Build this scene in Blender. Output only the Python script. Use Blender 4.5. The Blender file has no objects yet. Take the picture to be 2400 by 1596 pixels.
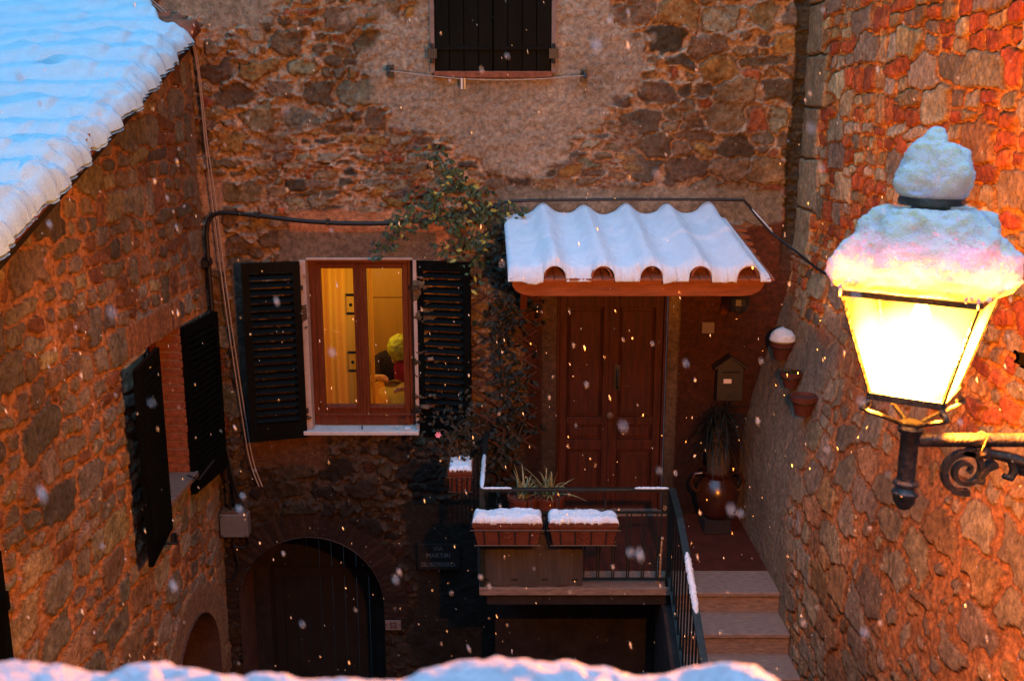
import bpy, bmesh, math, random
import numpy as np
from mathutils import Vector, Matrix, noise as mnoise
R = math.radians
PI = math.pi
random.seed(7)
scene = bpy.context.scene
col = scene.collection

# ------------------------------------------------------------------ helpers
def link(o, parent=None):
    col.objects.link(o)
    if parent is not None:
        o.parent = parent
        m = Matrix.Identity(4)
        q = parent
        chain = []
        while q is not None:
            chain.append(q); q = q.parent
        for c in reversed(chain):
            m = m @ c.matrix_parent_inverse @ c.matrix_basis
        o.matrix_parent_inverse = m.inverted()
    return o

def tag(o, label=None, cat=None, group=None, kind=None):
    if label: o['label'] = label
    if cat: o['category'] = cat
    if group: o['group'] = group
    if kind: o['kind'] = kind
    return o

def thing(name, label, cat, loc=(0, 0, 0), group=None):
    o = bpy.data.objects.new(name, None)
    o.empty_display_size = 0.1
    o.location = loc
    link(o)
    return tag(o, label, cat, group)

def copy_tree(o, parent=None):
    c = o.copy()
    col.objects.link(c)
    if parent is not None:
        c.parent = parent
    for ch in list(o.children):
        copy_tree(ch, c)
    return c

class MB:
    def __init__(s):
        s.v = []; s.f = []; s.cols = None
    def add(s, vs, fs):
        n = len(s.v)
        s.v.extend([tuple(p) for p in vs])
        s.f.extend([tuple(i + n for i in f) for f in fs])
        return s
    def box(s, x0, x1, y0, y1, z0, z1, M=None):
        vs = [Vector((x, y, z)) for x in (x0, x1) for y in (y0, y1) for z in (z0, z1)]
        if M is not None: vs = [M @ p for p in vs]
        return s.add(vs, [(0, 1, 3, 2), (4, 6, 7, 5), (0, 4, 5, 1), (2, 3, 7, 6), (0, 2, 6, 4), (1, 5, 7, 3)])
    def bar(s, a, b, w, h, up=(0, 0, 1)):
        a = Vector(a); b = Vector(b); d = (b - a).normalized()
        u = Vector(up); side = d.cross(u)
        if side.length < 1e-4: side = d.cross(Vector((0, 1, 0)))
        side.normalize(); u = side.cross(d).normalized()
        vs = []
        for p in (a, b):
            for i, j in ((-1, -1), (1, -1), (1, 1), (-1, 1)):
                vs.append(p + side * (i * w / 2) + u * (j * h / 2))
        return s.add(vs, [(0, 1, 2, 3), (7, 6, 5, 4), (0, 4, 5, 1), (1, 5, 6, 2), (2, 6, 7, 3), (3, 7, 4, 0)])
    def tube(s, pts, r, n=8, cap=True):
        pts = [Vector(p) for p in pts]
        rs = r if isinstance(r, (list, tuple)) else [r] * len(pts)
        vs = []; prev = None
        for i, p in enumerate(pts):
            if i == 0: d = pts[1] - pts[0]
            elif i == len(pts) - 1: d = pts[-1] - pts[-2]
            else: d = pts[i + 1] - pts[i - 1]
            d.normalize()
            if prev is None:
                a = Vector((0, 0, 1)) if abs(d.z) < .9 else Vector((1, 0, 0))
                u = d.cross(a).normalized()
            else:
                u = (prev - d * prev.dot(d)).normalized()
            prev = u
            w = d.cross(u)
            for k in range(n):
                t = 2 * PI * k / n
                vs.append(p + (u * math.cos(t) + w * math.sin(t)) * rs[i])
        fs = []
        for i in range(len(pts) - 1):
            for k in range(n):
                a = i * n + k; b = i * n + (k + 1) % n
                fs.append((a, b, b + n, a + n))
        if cap:
            fs.append(tuple(range(n - 1, -1, -1)))
            fs.append(tuple(range((len(pts) - 1) * n, len(pts) * n)))
        return s.add(vs, fs)
    def lathe(s, prof, c, n=24, M=None, cap=True):
        vs = []
        for r, z in prof:
            for k in range(n):
                t = 2 * PI * k / n
                p = Vector((r * math.cos(t), r * math.sin(t), z))
                if M is not None: p = M @ p
                vs.append(p + Vector(c))
        fs = []
        for i in range(len(prof) - 1):
            for k in range(n):
                a = i * n + k; b = i * n + (k + 1) % n
                fs.append((a, b, b + n, a + n))
        if cap:
            fs.append(tuple(range(n - 1, -1, -1)))
            fs.append(tuple(range((len(prof) - 1) * n, len(prof) * n)))
        return s.add(vs, fs)
    def prism(s, poly, f, a, b):
        """poly: 2-D outline (ccw), f(u,v,w)->point, extruded from w=a to w=b"""
        n = len(poly)
        vs = [f(u, v, a) for u, v in poly] + [f(u, v, b) for u, v in poly]
        fs = [tuple(range(n)), tuple(range(2 * n - 1, n - 1, -1))]
        for i in range(n):
            j = (i + 1) % n
            fs.append((i, i + n, j + n, j))
        return s.add(vs, fs)
    def grid(s, P):
        """P: (n,m,3) array"""
        n, m = P.shape[:2]
        fs = [(i * m + j, i * m + j + 1, (i + 1) * m + j + 1, (i + 1) * m + j) for i in range(n - 1) for j in range(m - 1)]
        return s.add([tuple(p) for p in P.reshape(-1, 3)], fs)
    def build(s, name, m, parent=None, smooth=False, bevel=0, fix=True):
        me = bpy.data.meshes.new(name)
        me.from_pydata([tuple(p) for p in s.v], [], s.f)
        if fix:
            bm = bmesh.new(); bm.from_mesh(me)
            bmesh.ops.recalc_face_normals(bm, faces=bm.faces)
            bm.to_mesh(me); bm.free()
        if smooth:
            me.polygons.foreach_set('use_smooth', [True] * len(me.polygons))
            try: me.set_sharp_from_angle(angle=R(45))
            except Exception: pass
        me.materials.append(m)
        o = bpy.data.objects.new(name, me)
        link(o, parent)
        if bevel:
            b = o.modifiers.new('bevel', 'BEVEL'); b.width = bevel; b.segments = 2; b.limit_method = 'ANGLE'
        return o

def npmesh(name, V, F, m, parent=None, colors=None, smooth=True):
    me = bpy.data.meshes.new(name)
    V = np.ascontiguousarray(V, dtype=np.float32); F = np.ascontiguousarray(F, dtype=np.int32)
    k = F.shape[1]
    me.vertices.add(len(V)); me.vertices.foreach_set('co', V.ravel())
    me.loops.add(F.size); me.loops.foreach_set('vertex_index', F.ravel())
    me.polygons.add(len(F)); me.polygons.foreach_set('loop_start', np.arange(0, F.size, k, dtype=np.int32))
    me.polygons.foreach_set('use_smooth', np.full(len(F), smooth))
    me.update(calc_edges=True)
    if colors is not None:
        a = me.color_attributes.new('Col', 'FLOAT_COLOR', 'POINT')
        c4 = np.ones((len(V), 4), dtype=np.float32); c4[:, :3] = colors
        a.data.foreach_set('color', c4.ravel())
    me.materials.append(m)
    o = bpy.data.objects.new(name, me)
    return link(o, parent)

def grid_faces(n, m, flip=False):
    i = np.arange(n - 1)[:, None]; j = np.arange(m - 1)[None, :]
    a = i * m + j
    F = np.stack([a, a + 1, a + m + 1, a + m], -1).reshape(-1, 4)
    return F[:, ::-1] if flip else F

# ---- numpy value noise
def _hash(ix, iy, seed):
    h = (ix.astype(np.int64) * 374761393 + iy.astype(np.int64) * 668265263 + seed * 1442695041) & 0xffffffff
    h = ((h ^ (h >> 13)) * 1274126177) & 0xffffffff
    h = h ^ (h >> 16)
    return (h & 0xffff) / 65535.0
def vnoise(x, y, seed=0):
    x = np.asarray(x, float); y = np.asarray(y, float)
    ix = np.floor(x); iy = np.floor(y)
    fx = x - ix; fy = y - iy
    fx = fx * fx * fx * (fx * (fx * 6 - 15) + 10); fy = fy * fy * fy * (fy * (fy * 6 - 15) + 10)
    a = _hash(ix, iy, seed); b = _hash(ix + 1, iy, seed); c = _hash(ix, iy + 1, seed); d = _hash(ix + 1, iy + 1, seed)
    return (a * (1 - fx) + b * fx) * (1 - fy) + (c * (1 - fx) + d * fx) * fy
def fbm(x, y, seed=0, o=4, g=.5):
    s = 0; a = 1; t = 0
    for k in range(o):
        s = s + a * (vnoise(x * 2 ** k + 17.3 * k, y * 2 ** k - 9.1 * k, seed + k) - .5); t += a; a *= g
    return s / t * 2          # about -1..1
def sstep(a, b, x):
    t = np.clip((x - a) / (b - a), 0, 1); return t * t * (3 - 2 * t)

# ------------------------------------------------------------------ materials
def newmat(name):
    m = bpy.data.materials.new(name); m.use_nodes = True
    nt = m.node_tree
    return m, nt, nt.nodes['Principled BSDF']
def mat(name, c, rough=.7, var=.25, scale=8, bump=.2, bscale=40, metal=0, stretch=(1, 1, 1), spec=.3, dark=None, sss=0):
    m, nt, b = newmat(name)
    N, L = nt.nodes, nt.links
    tc = N.new('ShaderNodeTexCoord'); mp = N.new('ShaderNodeMapping'); mp.inputs['Scale'].default_value = stretch
    L.new(tc.outputs['Object'], mp.inputs['Vector'])
    n1 = N.new('ShaderNodeTexNoise'); n1.inputs['Scale'].default_value = scale; n1.inputs['Detail'].default_value = 6; n1.inputs['Roughness'].default_value = .65
    L.new(mp.outputs[0], n1.inputs['Vector'])
    mx = N.new('ShaderNodeMix'); mx.data_type = 'RGBA'
    lo = dark if dark else tuple(x * (1 - var) for x in c); hi = tuple(min(1, x * (1 + var)) for x in c)
    mx.inputs[6].default_value = (*lo, 1); mx.inputs[7].default_value = (*hi, 1)
    rmp = N.new('ShaderNodeMapRange'); rmp.inputs[1].default_value = .3; rmp.inputs[2].default_value = .7
    L.new(n1.outputs['Fac'], rmp.inputs[0]); L.new(rmp.outputs[0], mx.inputs[0])
    L.new(mx.outputs[2], b.inputs['Base Color'])
    b.inputs['Roughness'].default_value = rough; b.inputs['Metallic'].default_value = metal
    b.inputs['Specular IOR Level'].default_value = spec
    if sss:
        b.inputs['Subsurface Weight'].default_value = sss; b.inputs['Subsurface Radius'].default_value = (.03, .03, .035); b.inputs['Subsurface Scale'].default_value = .4
    if bump:
        n2 = N.new('ShaderNodeTexNoise'); n2.inputs['Scale'].default_value = bscale; n2.inputs['Detail'].default_value = 5
        L.new(mp.outputs[0], n2.inputs['Vector'])
        bp = N.new('ShaderNodeBump'); bp.inputs['Strength'].default_value = bump; bp.inputs['Distance'].default_value = .02
        L.new(n2.outputs['Fac'], bp.inputs['Height']); L.new(bp.outputs[0], b.inputs['Normal'])
    return m
def stone_mat(name, rough=.85, bump=.9, bscale=70):
    m, nt, b = newmat(name)
    N, L = nt.nodes, nt.links
    at = N.new('ShaderNodeAttribute'); at.attribute_name = 'Col'
    tc = N.new('ShaderNodeTexCoord')
    n1 = N.new('ShaderNodeTexNoise'); n1.inputs['Scale'].default_value = 28; n1.inputs['Detail'].default_value = 8; n1.inputs['Roughness'].default_value = .7
    L.new(tc.outputs['Object'], n1.inputs['Vector'])
    rm = N.new('ShaderNodeMapRange'); rm.inputs[1].default_value = .28; rm.inputs[2].default_value = .72; rm.inputs[3].default_value = .38; rm.inputs[4].default_value = 1.6
    L.new(n1.outputs['Fac'], rm.inputs[0])
    mx = N.new('ShaderNodeVectorMath'); mx.operation = 'SCALE'
    L.new(at.outputs['Color'], mx.inputs[0]); L.new(rm.outputs[0], mx.inputs['Scale'])
    ml = N.new('ShaderNodeVectorMath'); ml.operation = 'MULTIPLY'; ml.inputs[1].default_value = (1, .95, .72)
    L.new(mx.outputs[0], ml.inputs[0]); L.new(ml.outputs[0], b.inputs['Base Color'])
    b.inputs['Roughness'].default_value = rough; b.inputs['Specular IOR Level'].default_value = .3
    n2 = N.new('ShaderNodeTexNoise'); n2.inputs['Scale'].default_value = bscale; n2.inputs['Detail'].default_value = 8; n2.inputs['Roughness'].default_value = .7
    L.new(tc.outputs['Object'], n2.inputs['Vector'])
    bp = N.new('ShaderNodeBump'); bp.inputs['Strength'].default_value = bump; bp.inputs['Distance'].default_value = .025
    L.new(n2.outputs['Fac'], bp.inputs['Height']); L.new(bp.outputs[0], b.inputs['Normal'])
    return m

M = {}
M['stone'] = stone_mat('stone')
M['roofsnow'] = mat('roof_snow', (.42, .70, .84), .7, .06, 12, .7, 130, spec=.2, sss=.25)  # stronger blue tint: sky light put into the roof snow's colour
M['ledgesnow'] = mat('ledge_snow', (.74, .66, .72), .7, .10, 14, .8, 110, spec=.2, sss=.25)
M['pot'] = mat('pot_clay', (.055, .015, .009), .8, .3, 12, .25, 60)
M['snow'] = mat('snow', (.56, .68, .76), .7, .06, 12, .7, 130, spec=.2, sss=.25)  # base tinted blue, standing in for part of the sky light
M['shutter'] = mat('shutter_paint', (.0026, .004, .0038), .5, .4, 10, .15, 60, stretch=(1, 1, .3), spec=.05)
M['windowwood'] = mat('window_wood', (.105, .025, .008), .4, .35, 9, .12, 60, stretch=(4, 4, .5))
M['doorwood'] = mat('door_wood', (.040, .0075, .0025), .65, .6, 7, .2, 50, stretch=(4, 4, .5))
M['beam'] = mat('beam_wood', (.19, .055, .017), .6, .3, 9, .25, 40, stretch=(.6, 4, 4))
M['black'] = mat('black_iron', (.012, .012, .012), .45, .4, 20, .2, 90, metal=.0, spec=.5)
M['iron'] = mat('lantern_iron', (.035, .03, .026), .38, .5, 30, .35, 60, spec=.6)
M['rail'] = mat('rail_paint', (.008, .013, .012), .45, .5, 25, .2, 80)
M['plaster'] = mat('plaster', (.20, .145, .12), .9, .25, 5, .4, 60)
M['pale'] = mat('pale_plaster', (.38, .31, .26), .9, .15, 6, .3, 60)
M['marble'] = mat('sill_marble', (.5, .5, .48), .45, .15, 10, .1, 60)
M['travertine'] = mat('travertine', (.165, .125, .10), .7, .4, 14, .4, 45, stretch=(1, 5, 5))
M['terracotta'] = mat('terracotta', (.075, .021, .011), .75, .25, 12, .25, 60)
M['tile'] = mat('roof_tile', (.20, .07, .035), .85, .4, 9, .4, 50)
M['cable'] = mat('black_cable', (.012, .012, .013), .5, .2, 20, .1)
M['white_cable'] = mat('pale_cable', (.30, .25, .21), .6, .2, 30, .1)
M['greybox'] = mat('grey_box', (.12, .125, .13), .5, .12, 14, .1)
M['brick'] = mat('brick', (.19, .065, .032), .85, .4, 22, .4, 60)
M['darkstone'] = mat('dark_masonry', (.014, .011, .010), .9, .6, 6, .6, 20)
M['floortile'] = mat('floor_tile', (.05, .014, .008), .5, .3, 8, .2, 30)
M['revealplaster'] = mat('reveal_plaster', (.06, .032, .024), .9, .35, 5, .4, 40)
M['dark'] = mat('dark_interior', (.012, .01, .009), .9, .3, 5, .2)
M['leaf'] = mat('vine_leaf', (.030, .055, .014), .55, .6, 6, .2, 40)
M['yleaf'] = mat('yellowing_leaf', (.28, .26, .04), .55, .4, 6, .2, 40)
M['dleaf'] = mat('dark_leaf', (.006, .009, .005), .6, .5, 8, .2, 40)
M['blade'] = mat('striped_blade', (.16, .15, .06), .5, .5, 10, .1, 40)
M['stem'] = mat('stem_bark', (.05, .035, .02), .8, .4, 30, .3)
M['lattice'] = mat('lattice_wood', (.06, .022, .012), .7, .3, 12, .3)
M['panel'] = mat('grey_panel', (.045, .040, .037), .75, .3, 4, .25, 30, stretch=(6, 6, .6))
M['ground'] = mat('paving', (.06, .055, .05), .8, .4, 3, .5, 12)
M['glaze'] = mat('glazed_urn', (.032, .009, .003), .25, .4, 6, .05, 20, spec=.6)
M['plate'] = mat('plaque_dark', (.006, .007, .007), .6, .3, 12, .1)
M['letter'] = mat('plaque_letter', (.10, .10, .10), .7, .15, 20, .1)
M['numplate'] = mat('number_plate', (.14, .115, .11), .6, .15, 20, .1)
M['metal'] = mat('galvanised', (.35, .36, .37), .4, .2, 30, .1, metal=.6)
M['peg'] = mat('clothespin_wood', (.55, .36, .14), .6, .2, 20, .1)
M['white'] = mat('white_label', (.6, .55, .5), .6, .1, 20, .05)
M['skin'] = mat('skin', (.60, .36, .22), .55, .1, 20, .05, sss=.1)
M['scarf'] = mat('head_scarf', (.50, .52, .05), .35, .45, 18, .8, 30)
M['cardigan'] = mat('dark_cardigan', (.022, .012, .02), .9, .4, 14, .4, 120)
M['blouse'] = mat('red_blouse', (.35, .02, .035), .8, .3, 12, .3, 40)
M['cloth'] = mat('ochre_cloth', (.55, .36, .07), .75, .2, 8, .3, 18)
M['roomwall'] = mat('room_wall', (.62, .42, .16), .85, .06, 3, .08)
M['cabinet'] = mat('cabinet_wood', (.52, .27, .06), .5, .12, 5, .08, 30, stretch=(4, 4, .4))
M['print'] = mat('curtain_print', (.035, .03, .015), .9, .2, 10, .1)
M['gutter'] = mat('gutter_copper', (.10, .065, .045), .5, .4, 12, .2)
# curtain: a fabric the room light shines through
def curtain_mat(name, c1, c2):
    m, nt, b = newmat(name); N, L = nt.nodes, nt.links
    tc = N.new('ShaderNodeTexCoord'); mp = N.new('ShaderNodeMapping'); mp.inputs['Scale'].default_value = (14, 1, .15)
    L.new(tc.outputs['Object'], mp.inputs['Vector'])
    n = N.new('ShaderNodeTexNoise'); n.inputs['Scale'].default_value = 1.3; n.inputs['Detail'].default_value = 2
    L.new(mp.outputs[0], n.inputs['Vector'])
    cr = N.new('ShaderNodeMix'); cr.data_type = 'RGBA'
    cr.inputs[6].default_value = (*c1, 1); cr.inputs[7].default_value = (*c2, 1)
    L.new(n.outputs['Fac'], cr.inputs[0]); L.new(cr.outputs[2], b.inputs['Base Color'])
    b.inputs['Roughness'].default_value = .9
    tr = N.new('ShaderNodeBsdfTranslucent'); L.new(cr.outputs[2], tr.inputs['Color'])
    ms = N.new('ShaderNodeMixShader'); ms.inputs[0].default_value = .6
    L.new(b.outputs[0], ms.inputs[1]); L.new(tr.outputs[0], ms.inputs[2])
    L.new(ms.outputs[0], nt.nodes['Material Output'].inputs['Surface'])
    return m
M['curtain'] = curtain_mat('curtain_cloth', (.70, .30, .05), (.60, .42, .08))
# clear window glass: mostly see-through with a fresnel reflection
def glass_mat(name):
    m, nt, b = newmat(name); N, L = nt.nodes, nt.links
    t = N.new('ShaderNodeBsdfTransparent'); g = N.new('ShaderNodeBsdfGlossy'); g.inputs['Roughness'].default_value = .02
    fr = N.new('ShaderNodeFresnel'); fr.inputs['IOR'].default_value = 1.5
    ms = N.new('ShaderNodeMixShader')
    L.new(fr.outputs[0], ms.inputs[0]); L.new(t.outputs[0], ms.inputs[1]); L.new(g.outputs[0], ms.inputs[2])
    L.new(ms.outputs[0], nt.nodes['Material Output'].inputs['Surface'])
    return m
M['glass'] = glass_mat('window_glass')
SKYTINT = (.40, .70, 1.0, 1); SKYSTR = .13; SUNE = 3.8; LAMPW = 2400; ROOMW = 20
FLAKES = 1400; NEARF = 0
# ------------------------------------------------------------------ rubble masonry
def rubble(U, V, cw, ch, seed, split=.4, pn=3.0, jit=.3, warp=.03):
    rng = np.random.RandomState(seed)
    Uw = U + warp * fbm(U * 5, V * 5, seed + 5, 3) + .25 * warp * fbm(U * 22, V * 22, seed + 6, 2)
    Vw = V + warp * fbm(U * 5 + 40, V * 5, seed + 7, 3) + .25 * warp * fbm(U * 22, V * 22 + 30, seed + 8, 2)
    i0 = int(math.floor(Uw.min() / cw)) - 3; i1 = int(math.ceil(Uw.max() / cw)) + 3
    j0 = int(math.floor(Vw.min() / ch)) - 3; j1 = int(math.ceil(Vw.max() / ch)) + 3
    S = []; cells = {}
    for j in range(j0, j1):
        off = (j % 2) * .5 * cw + rng.uniform(-.2, .2) * cw
        for i in range(i0, i1):
            cx = (i + .5) * cw + off; cy = (j + .5) * ch
            L = []
            if rng.rand() < split:
                n = rng.randint(2, 6)
                for q in range(n):
                    if n == 2: px, py, rx, ry = (q - .5) * .5, 0, .25, .5
                    elif n == 3: px, py, rx, ry = [(-.25, -.25, .25, .26), (.25, -.25, .25, .26), (0, .27, .5, .23)][q]
                    elif n == 4: px, py, rx, ry = (q % 2 - .5) * .5, (q // 2 - .5) * .5, .26, .25
                    else: px, py, rx, ry = [(-.33, -.25, .17, .25), (0, -.25, .17, .25), (.33, -.25, .17, .25), (-.25, .25, .25, .25), (.25, .25, .25, .25)][q]
                    L.append((cx + (px + rng.uniform(-.08, .08)) * cw, cy + (py + rng.uniform(-.08, .08)) * ch, rx * cw * rng.uniform(.75, 1.1), ry * ch * rng.uniform(.75, 1.1), 1))
            else:
                L.append((cx + rng.uniform(-jit, jit) * cw * .5, cy + rng.uniform(-jit, jit) * ch, .5 * cw * rng.uniform(.8, 1.15), .5 * ch * rng.uniform(.8, 1.25), 0))
            ids = []
            for a in L:
                ids.append(len(S)); S.append(a)
            cells[(i, j)] = ids
    S = np.array(S)
    ang = rng.uniform(-.22, .22, len(S)); ca, sa = np.cos(ang), np.sin(ang)
    rr = np.sqrt(S[:, 2] * S[:, 3])
    u = Uw.ravel(); v = Vw.ravel()
    cid = (np.floor(v / ch).astype(int) - j0) * 4096 + (np.floor(u / cw).astype(int) - i0)
    order = np.argsort(cid, kind='stable'); sc = cid[order]
    bounds = np.flatnonzero(np.r_[True, sc[1:] != sc[:-1], True])
    ID = np.zeros(len(u), int); GAP = np.zeros(len(u)); D1 = np.zeros(len(u))
    DX = np.zeros(len(u)); DY = np.zeros(len(u))
    for a, b in zip(bounds[:-1], bounds[1:]):
        px = order[a:b]; c = sc[a]; cj = c // 4096 + j0; ci = c % 4096 + i0
        cand = [k for dj in (-1, 0, 1) for di in (-2, -1, 0, 1, 2) for k in cells.get((ci + di, cj + dj), ())]
        cand = np.array(cand)
        du = u[px][:, None] - S[cand, 0]; dv = v[px][:, None] - S[cand, 1]
        x = (du * ca[cand] + dv * sa[cand]) / S[cand, 2]; y = (-du * sa[cand] + dv * ca[cand]) / S[cand, 3]
        d = (np.abs(x) ** pn + np.abs(y) ** pn) ** (1 / pn)
        k1 = d.argmin(1); r = np.arange(len(px)); d1 = d[r, k1]
        DX[px] = x[r, k1]; DY[px] = y[r, k1]
        d[r, k1] = 9e9; k2 = d.argmin(1); d2 = d[r, k2]
        ID[px] = cand[k1]; D1[px] = d1
        GAP[px] = (d2 - d1) / (1 / rr[cand[k1]] + 1 / rr[cand[k2]])
    sh = U.shape
    return ID.reshape(sh), GAP.reshape(sh), D1.reshape(sh), S[:, 4], DX.reshape(sh), DY.reshape(sh), rr

def wall_grid(u0, u1, v0, v1, res):
    nu = int((u1 - u0) / res) + 1; nv = int((v1 - v0) / res) + 1
    return np.meshgrid(np.linspace(u0, u1, nu), np.linspace(v0, v1, nv))   # (nv,nu)

def pick(palette, n, seed):
    rng = np.random.RandomState(seed)
    p = np.array([c for c, w in palette]); w = np.array([w for c, w in palette], float); w /= w.sum()
    c = p[rng.choice(len(p), n, p=w)]
    return c * rng.uniform(.7, 1.3, (n, 1)) * rng.uniform(.93, 1.07, (n, 3))

def masonry(U, V, seed, cw, ch, split, palette, small, mortar, relief=.022, m0=.004, edge=.016, rough=.01, warp=.03, lump=.0, cover=0., spread=1.25, pn=3.0):
    ID, G, D1, sm, DX, DY, rr = rubble(U, V, cw, ch, seed, split, warp=warp, pn=pn)
    n = len(sm); rng = np.random.RandomState(seed + 1)
    C = pick(palette, n, seed + 2)
    if small:
        k = (sm > .5) & (rng.rand(n) < .55)
        C[k] = pick(small, n, seed + 3)[k]
    proud = rng.uniform(.45, 1.25, n); tx = rng.uniform(-1, 1, n); ty = rng.uniform(-1, 1, n)
    nz = fbm(U * 14, V * 14, seed + 10, 4)
    fine = fbm(U * 40, V * 40, seed + 11, 3)
    big = fbm(U * 1.3, V * 1.3, seed + 12, 3)
    mm = m0 + .006 * (fbm(U * 9, V * 9, seed + 13, 3) + .3)
    mm = mm + cover * np.clip(fbm(U * 2.2, V * 3.0, seed + 14, 4) + .25, 0, 1)
    s = sstep(mm, mm + edge, G) * (1 - sstep(spread, spread + .25, D1))
    h_st = relief * proud[ID] + relief * .35 * (tx[ID] * DX + ty[ID] * DY) * .6 + rough * .7 * nz + rough * .3 * fine
    # cleft faces: layered ledges in some stones
    led = (np.abs(((V + .02 * nz) * 34) % 1 - .5) - .25) * (sm[ID] < .5) * (proud[ID] > .9)
    h_st = h_st + .004 * led
    h_mo = rough * 1.1 * nz + rough * .8 * fine + lump * np.maximum(0, fbm(U * 11, V * 20, seed + 15, 4))
    h = s * h_st + (1 - s) * h_mo + .012 * big
    mo = np.array(mortar)
    cm = mo * (1 + .35 * fbm(U * 3, V * 3, seed + 16, 4))[..., None] * (1 + .3 * fine)[..., None]
    cs = C[ID] * (1 + .45 * nz)[..., None]
    s3 = s[..., None]
    colr = cs * s3 + cm * (1 - s3)
    dirt = sstep(-.2, .5, fbm(U * 1.1, V * .7, seed + 20, 4))[..., None]
    colr = colr * (1 - .35 * dirt)
    # dark joint line at the foot of proud stones
    colr = colr * (1 - .62 * np.exp(-((G - mm - .002) / .0045) ** 2))[..., None]
    return h, np.clip(colr, .004, .95), s

def blend(h, c, mask, h2, c2):
    return h * (1 - mask) + h2 * mask, c * (1 - mask[..., None]) + c2 * mask[..., None]

def rectmask(U, V, u0, u1, v0, v1, soft, seed, amp):
    w = amp * fbm(U * 4, V * 4, seed, 4)
    w2 = amp * fbm(U * 4 + 50, V * 4, seed + 1, 4)
    d = np.minimum(np.minimum(U - u0 + w, u1 - U - w), np.minimum(V - v0 + w2, v1 - V - w2))
    return sstep(-soft, soft, d)

def plaster_h(U, V, seed, a=.006):
    return a * fbm(U * 9, V * 9, seed, 5) + a * .5 * fbm(U * 45, V * 45, seed + 3, 3)
def plaster_c(U, V, seed, c, var=.3):
    return np.array(c) * (1 + var * fbm(U * 3, V * 2, seed, 5) + .25 * fbm(U * 24, V * 24, seed + 1, 3))[..., None]

RES = .011
XF = 9.0
# ---------------- main facade
FX0, FX1, FZ0, FZ1 = -3.19, 2.56, 0.0, 7.9
U, V = wall_grid(FX0, FX1, FZ0, FZ1, RES)
palF = [((.20, .145, .10), 4), ((.28, .165, .06), 3), ((.075, .06, .05), 2), ((.21, .19, .165), 3), ((.13, .09, .065), 3)]
h, c, s = masonry(U, V, 11, .36, .21, .5, palF, [((.24, .08, .045), 1), ((.15, .10, .07), 2)], (.42, .31, .26), relief=.042, m0=.006, edge=.010, rough=.030, warp=.05, lump=.13, cover=.045, spread=1.12)
SHADE = (1 - .50 * sstep(5.2, 4.2, V)) * (1 - .76 * sstep(4.3, 2.5, V))  # shade of the lower facade painted into the wall colour, deeper downward
# thin rubble courses in the middle band
h2, c2, s2 = masonry(U, V, 23, .21, .075, .3, palF, [((.28, .09, .045), 1)], (.42, .30, .25), relief=.030, m0=.003, edge=.010, rough=.022, warp=.04, lump=.10, cover=.02, spread=1.2)
mk = sstep(5.3, 5.55, V + .2 * fbm(U * 2, V * 2, 31, 3)) * sstep(6.25, 6.05, V + .25 * fbm(U * 2, V * 2, 33, 3)) * sstep(1.1, .6, U + .3 * fbm(U, V * 2, 37, 3)) * sstep(-2.3, -2.0, U)
h, c = blend(h, c, mk, h2, c2)
def P2(mask, seed, colr, a=.006, off=.018, var=.3):
    global h, c
    h, c = blend(h, c, mask, off + plaster_h(U, V, seed, a), plaster_c(U, V, seed + 9, colr, var))
# grey render patch round the upper window
w = .42 * fbm(U * 2.0, V * 2.4, 41, 5) + .12 * fbm(U * 9, V * 9, 43, 3)
d = 1 - np.sqrt(((U + .08) / 1.18) ** 2 + ((V - 6.75) / .98) ** 2) + w
P2(sstep(-.03, .10, d), 42, (.31, .265, .25), .020, .026)
P2(rectmask(U, V, -2.95, -2.0, 6.92, 8.2, .05, 45, .22), 46, (.26, .22, .20), .010)
# the strip over the door canopy and the red render round lit window
P2(rectmask(U, V, -.15, 2.35, 5.30, 5.62, .02, 51, .04), 52, (.20, .185, .175), .006)
P2(rectmask(U, V, -1.95, -.55, 5.0, 5.42, .02, 53, .05), 54, (.42, .20, .12), .008)
P2(rectmask(U, V, -2.05, -.66, 4.97, 5.24, .012, 55, .012), 56, (.16, .125, .11), .005)
P2(rectmask(U, V, -2.7, -2.52, 4.9, 5.75, .02, 57, .05), 58, (.36, .24, .20), .006)
P2(rectmask(U, V, -2.45, -1.7, 3.05, 3.42, .03, 59, .06), 60, (.38, .20, .12), .010)
# grey quoins beside the left shutter
P2(rectmask(U, V, -2.48, -2.28, 3.3, 5.0, .015, 61, .015), 62, (.13, .13, .13), .012, .03)
# plaster of the porch, the door jambs
P2(rectmask(U, V, .12, 2.6, 2.4, 5.3, .03, 63, .06), 64, (.095, .032, .016), .007)
P2(rectmask(U, V, .27, .405, 2.4, 4.75, .006, 65, .006), 66, (.15, .095, .065), .004, .03)
P2(rectmask(U, V, 1.395, 1.50, 2.4, 4.75, .006, 67, .006), 68, (.24, .18, .15), .004, .03)
# dark plaster pillar between arch and steps
P2(rectmask(U, V, -.95, .1, -.5, 2.75, .05, 69, .10), 70, (.085, .078, .072), .016, .02)
P2(rectmask(U, V, -.52, -.2, 2.5, 3.6, .05, 71, .10), 72, (.10, .09, .08), .012, .02)
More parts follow.
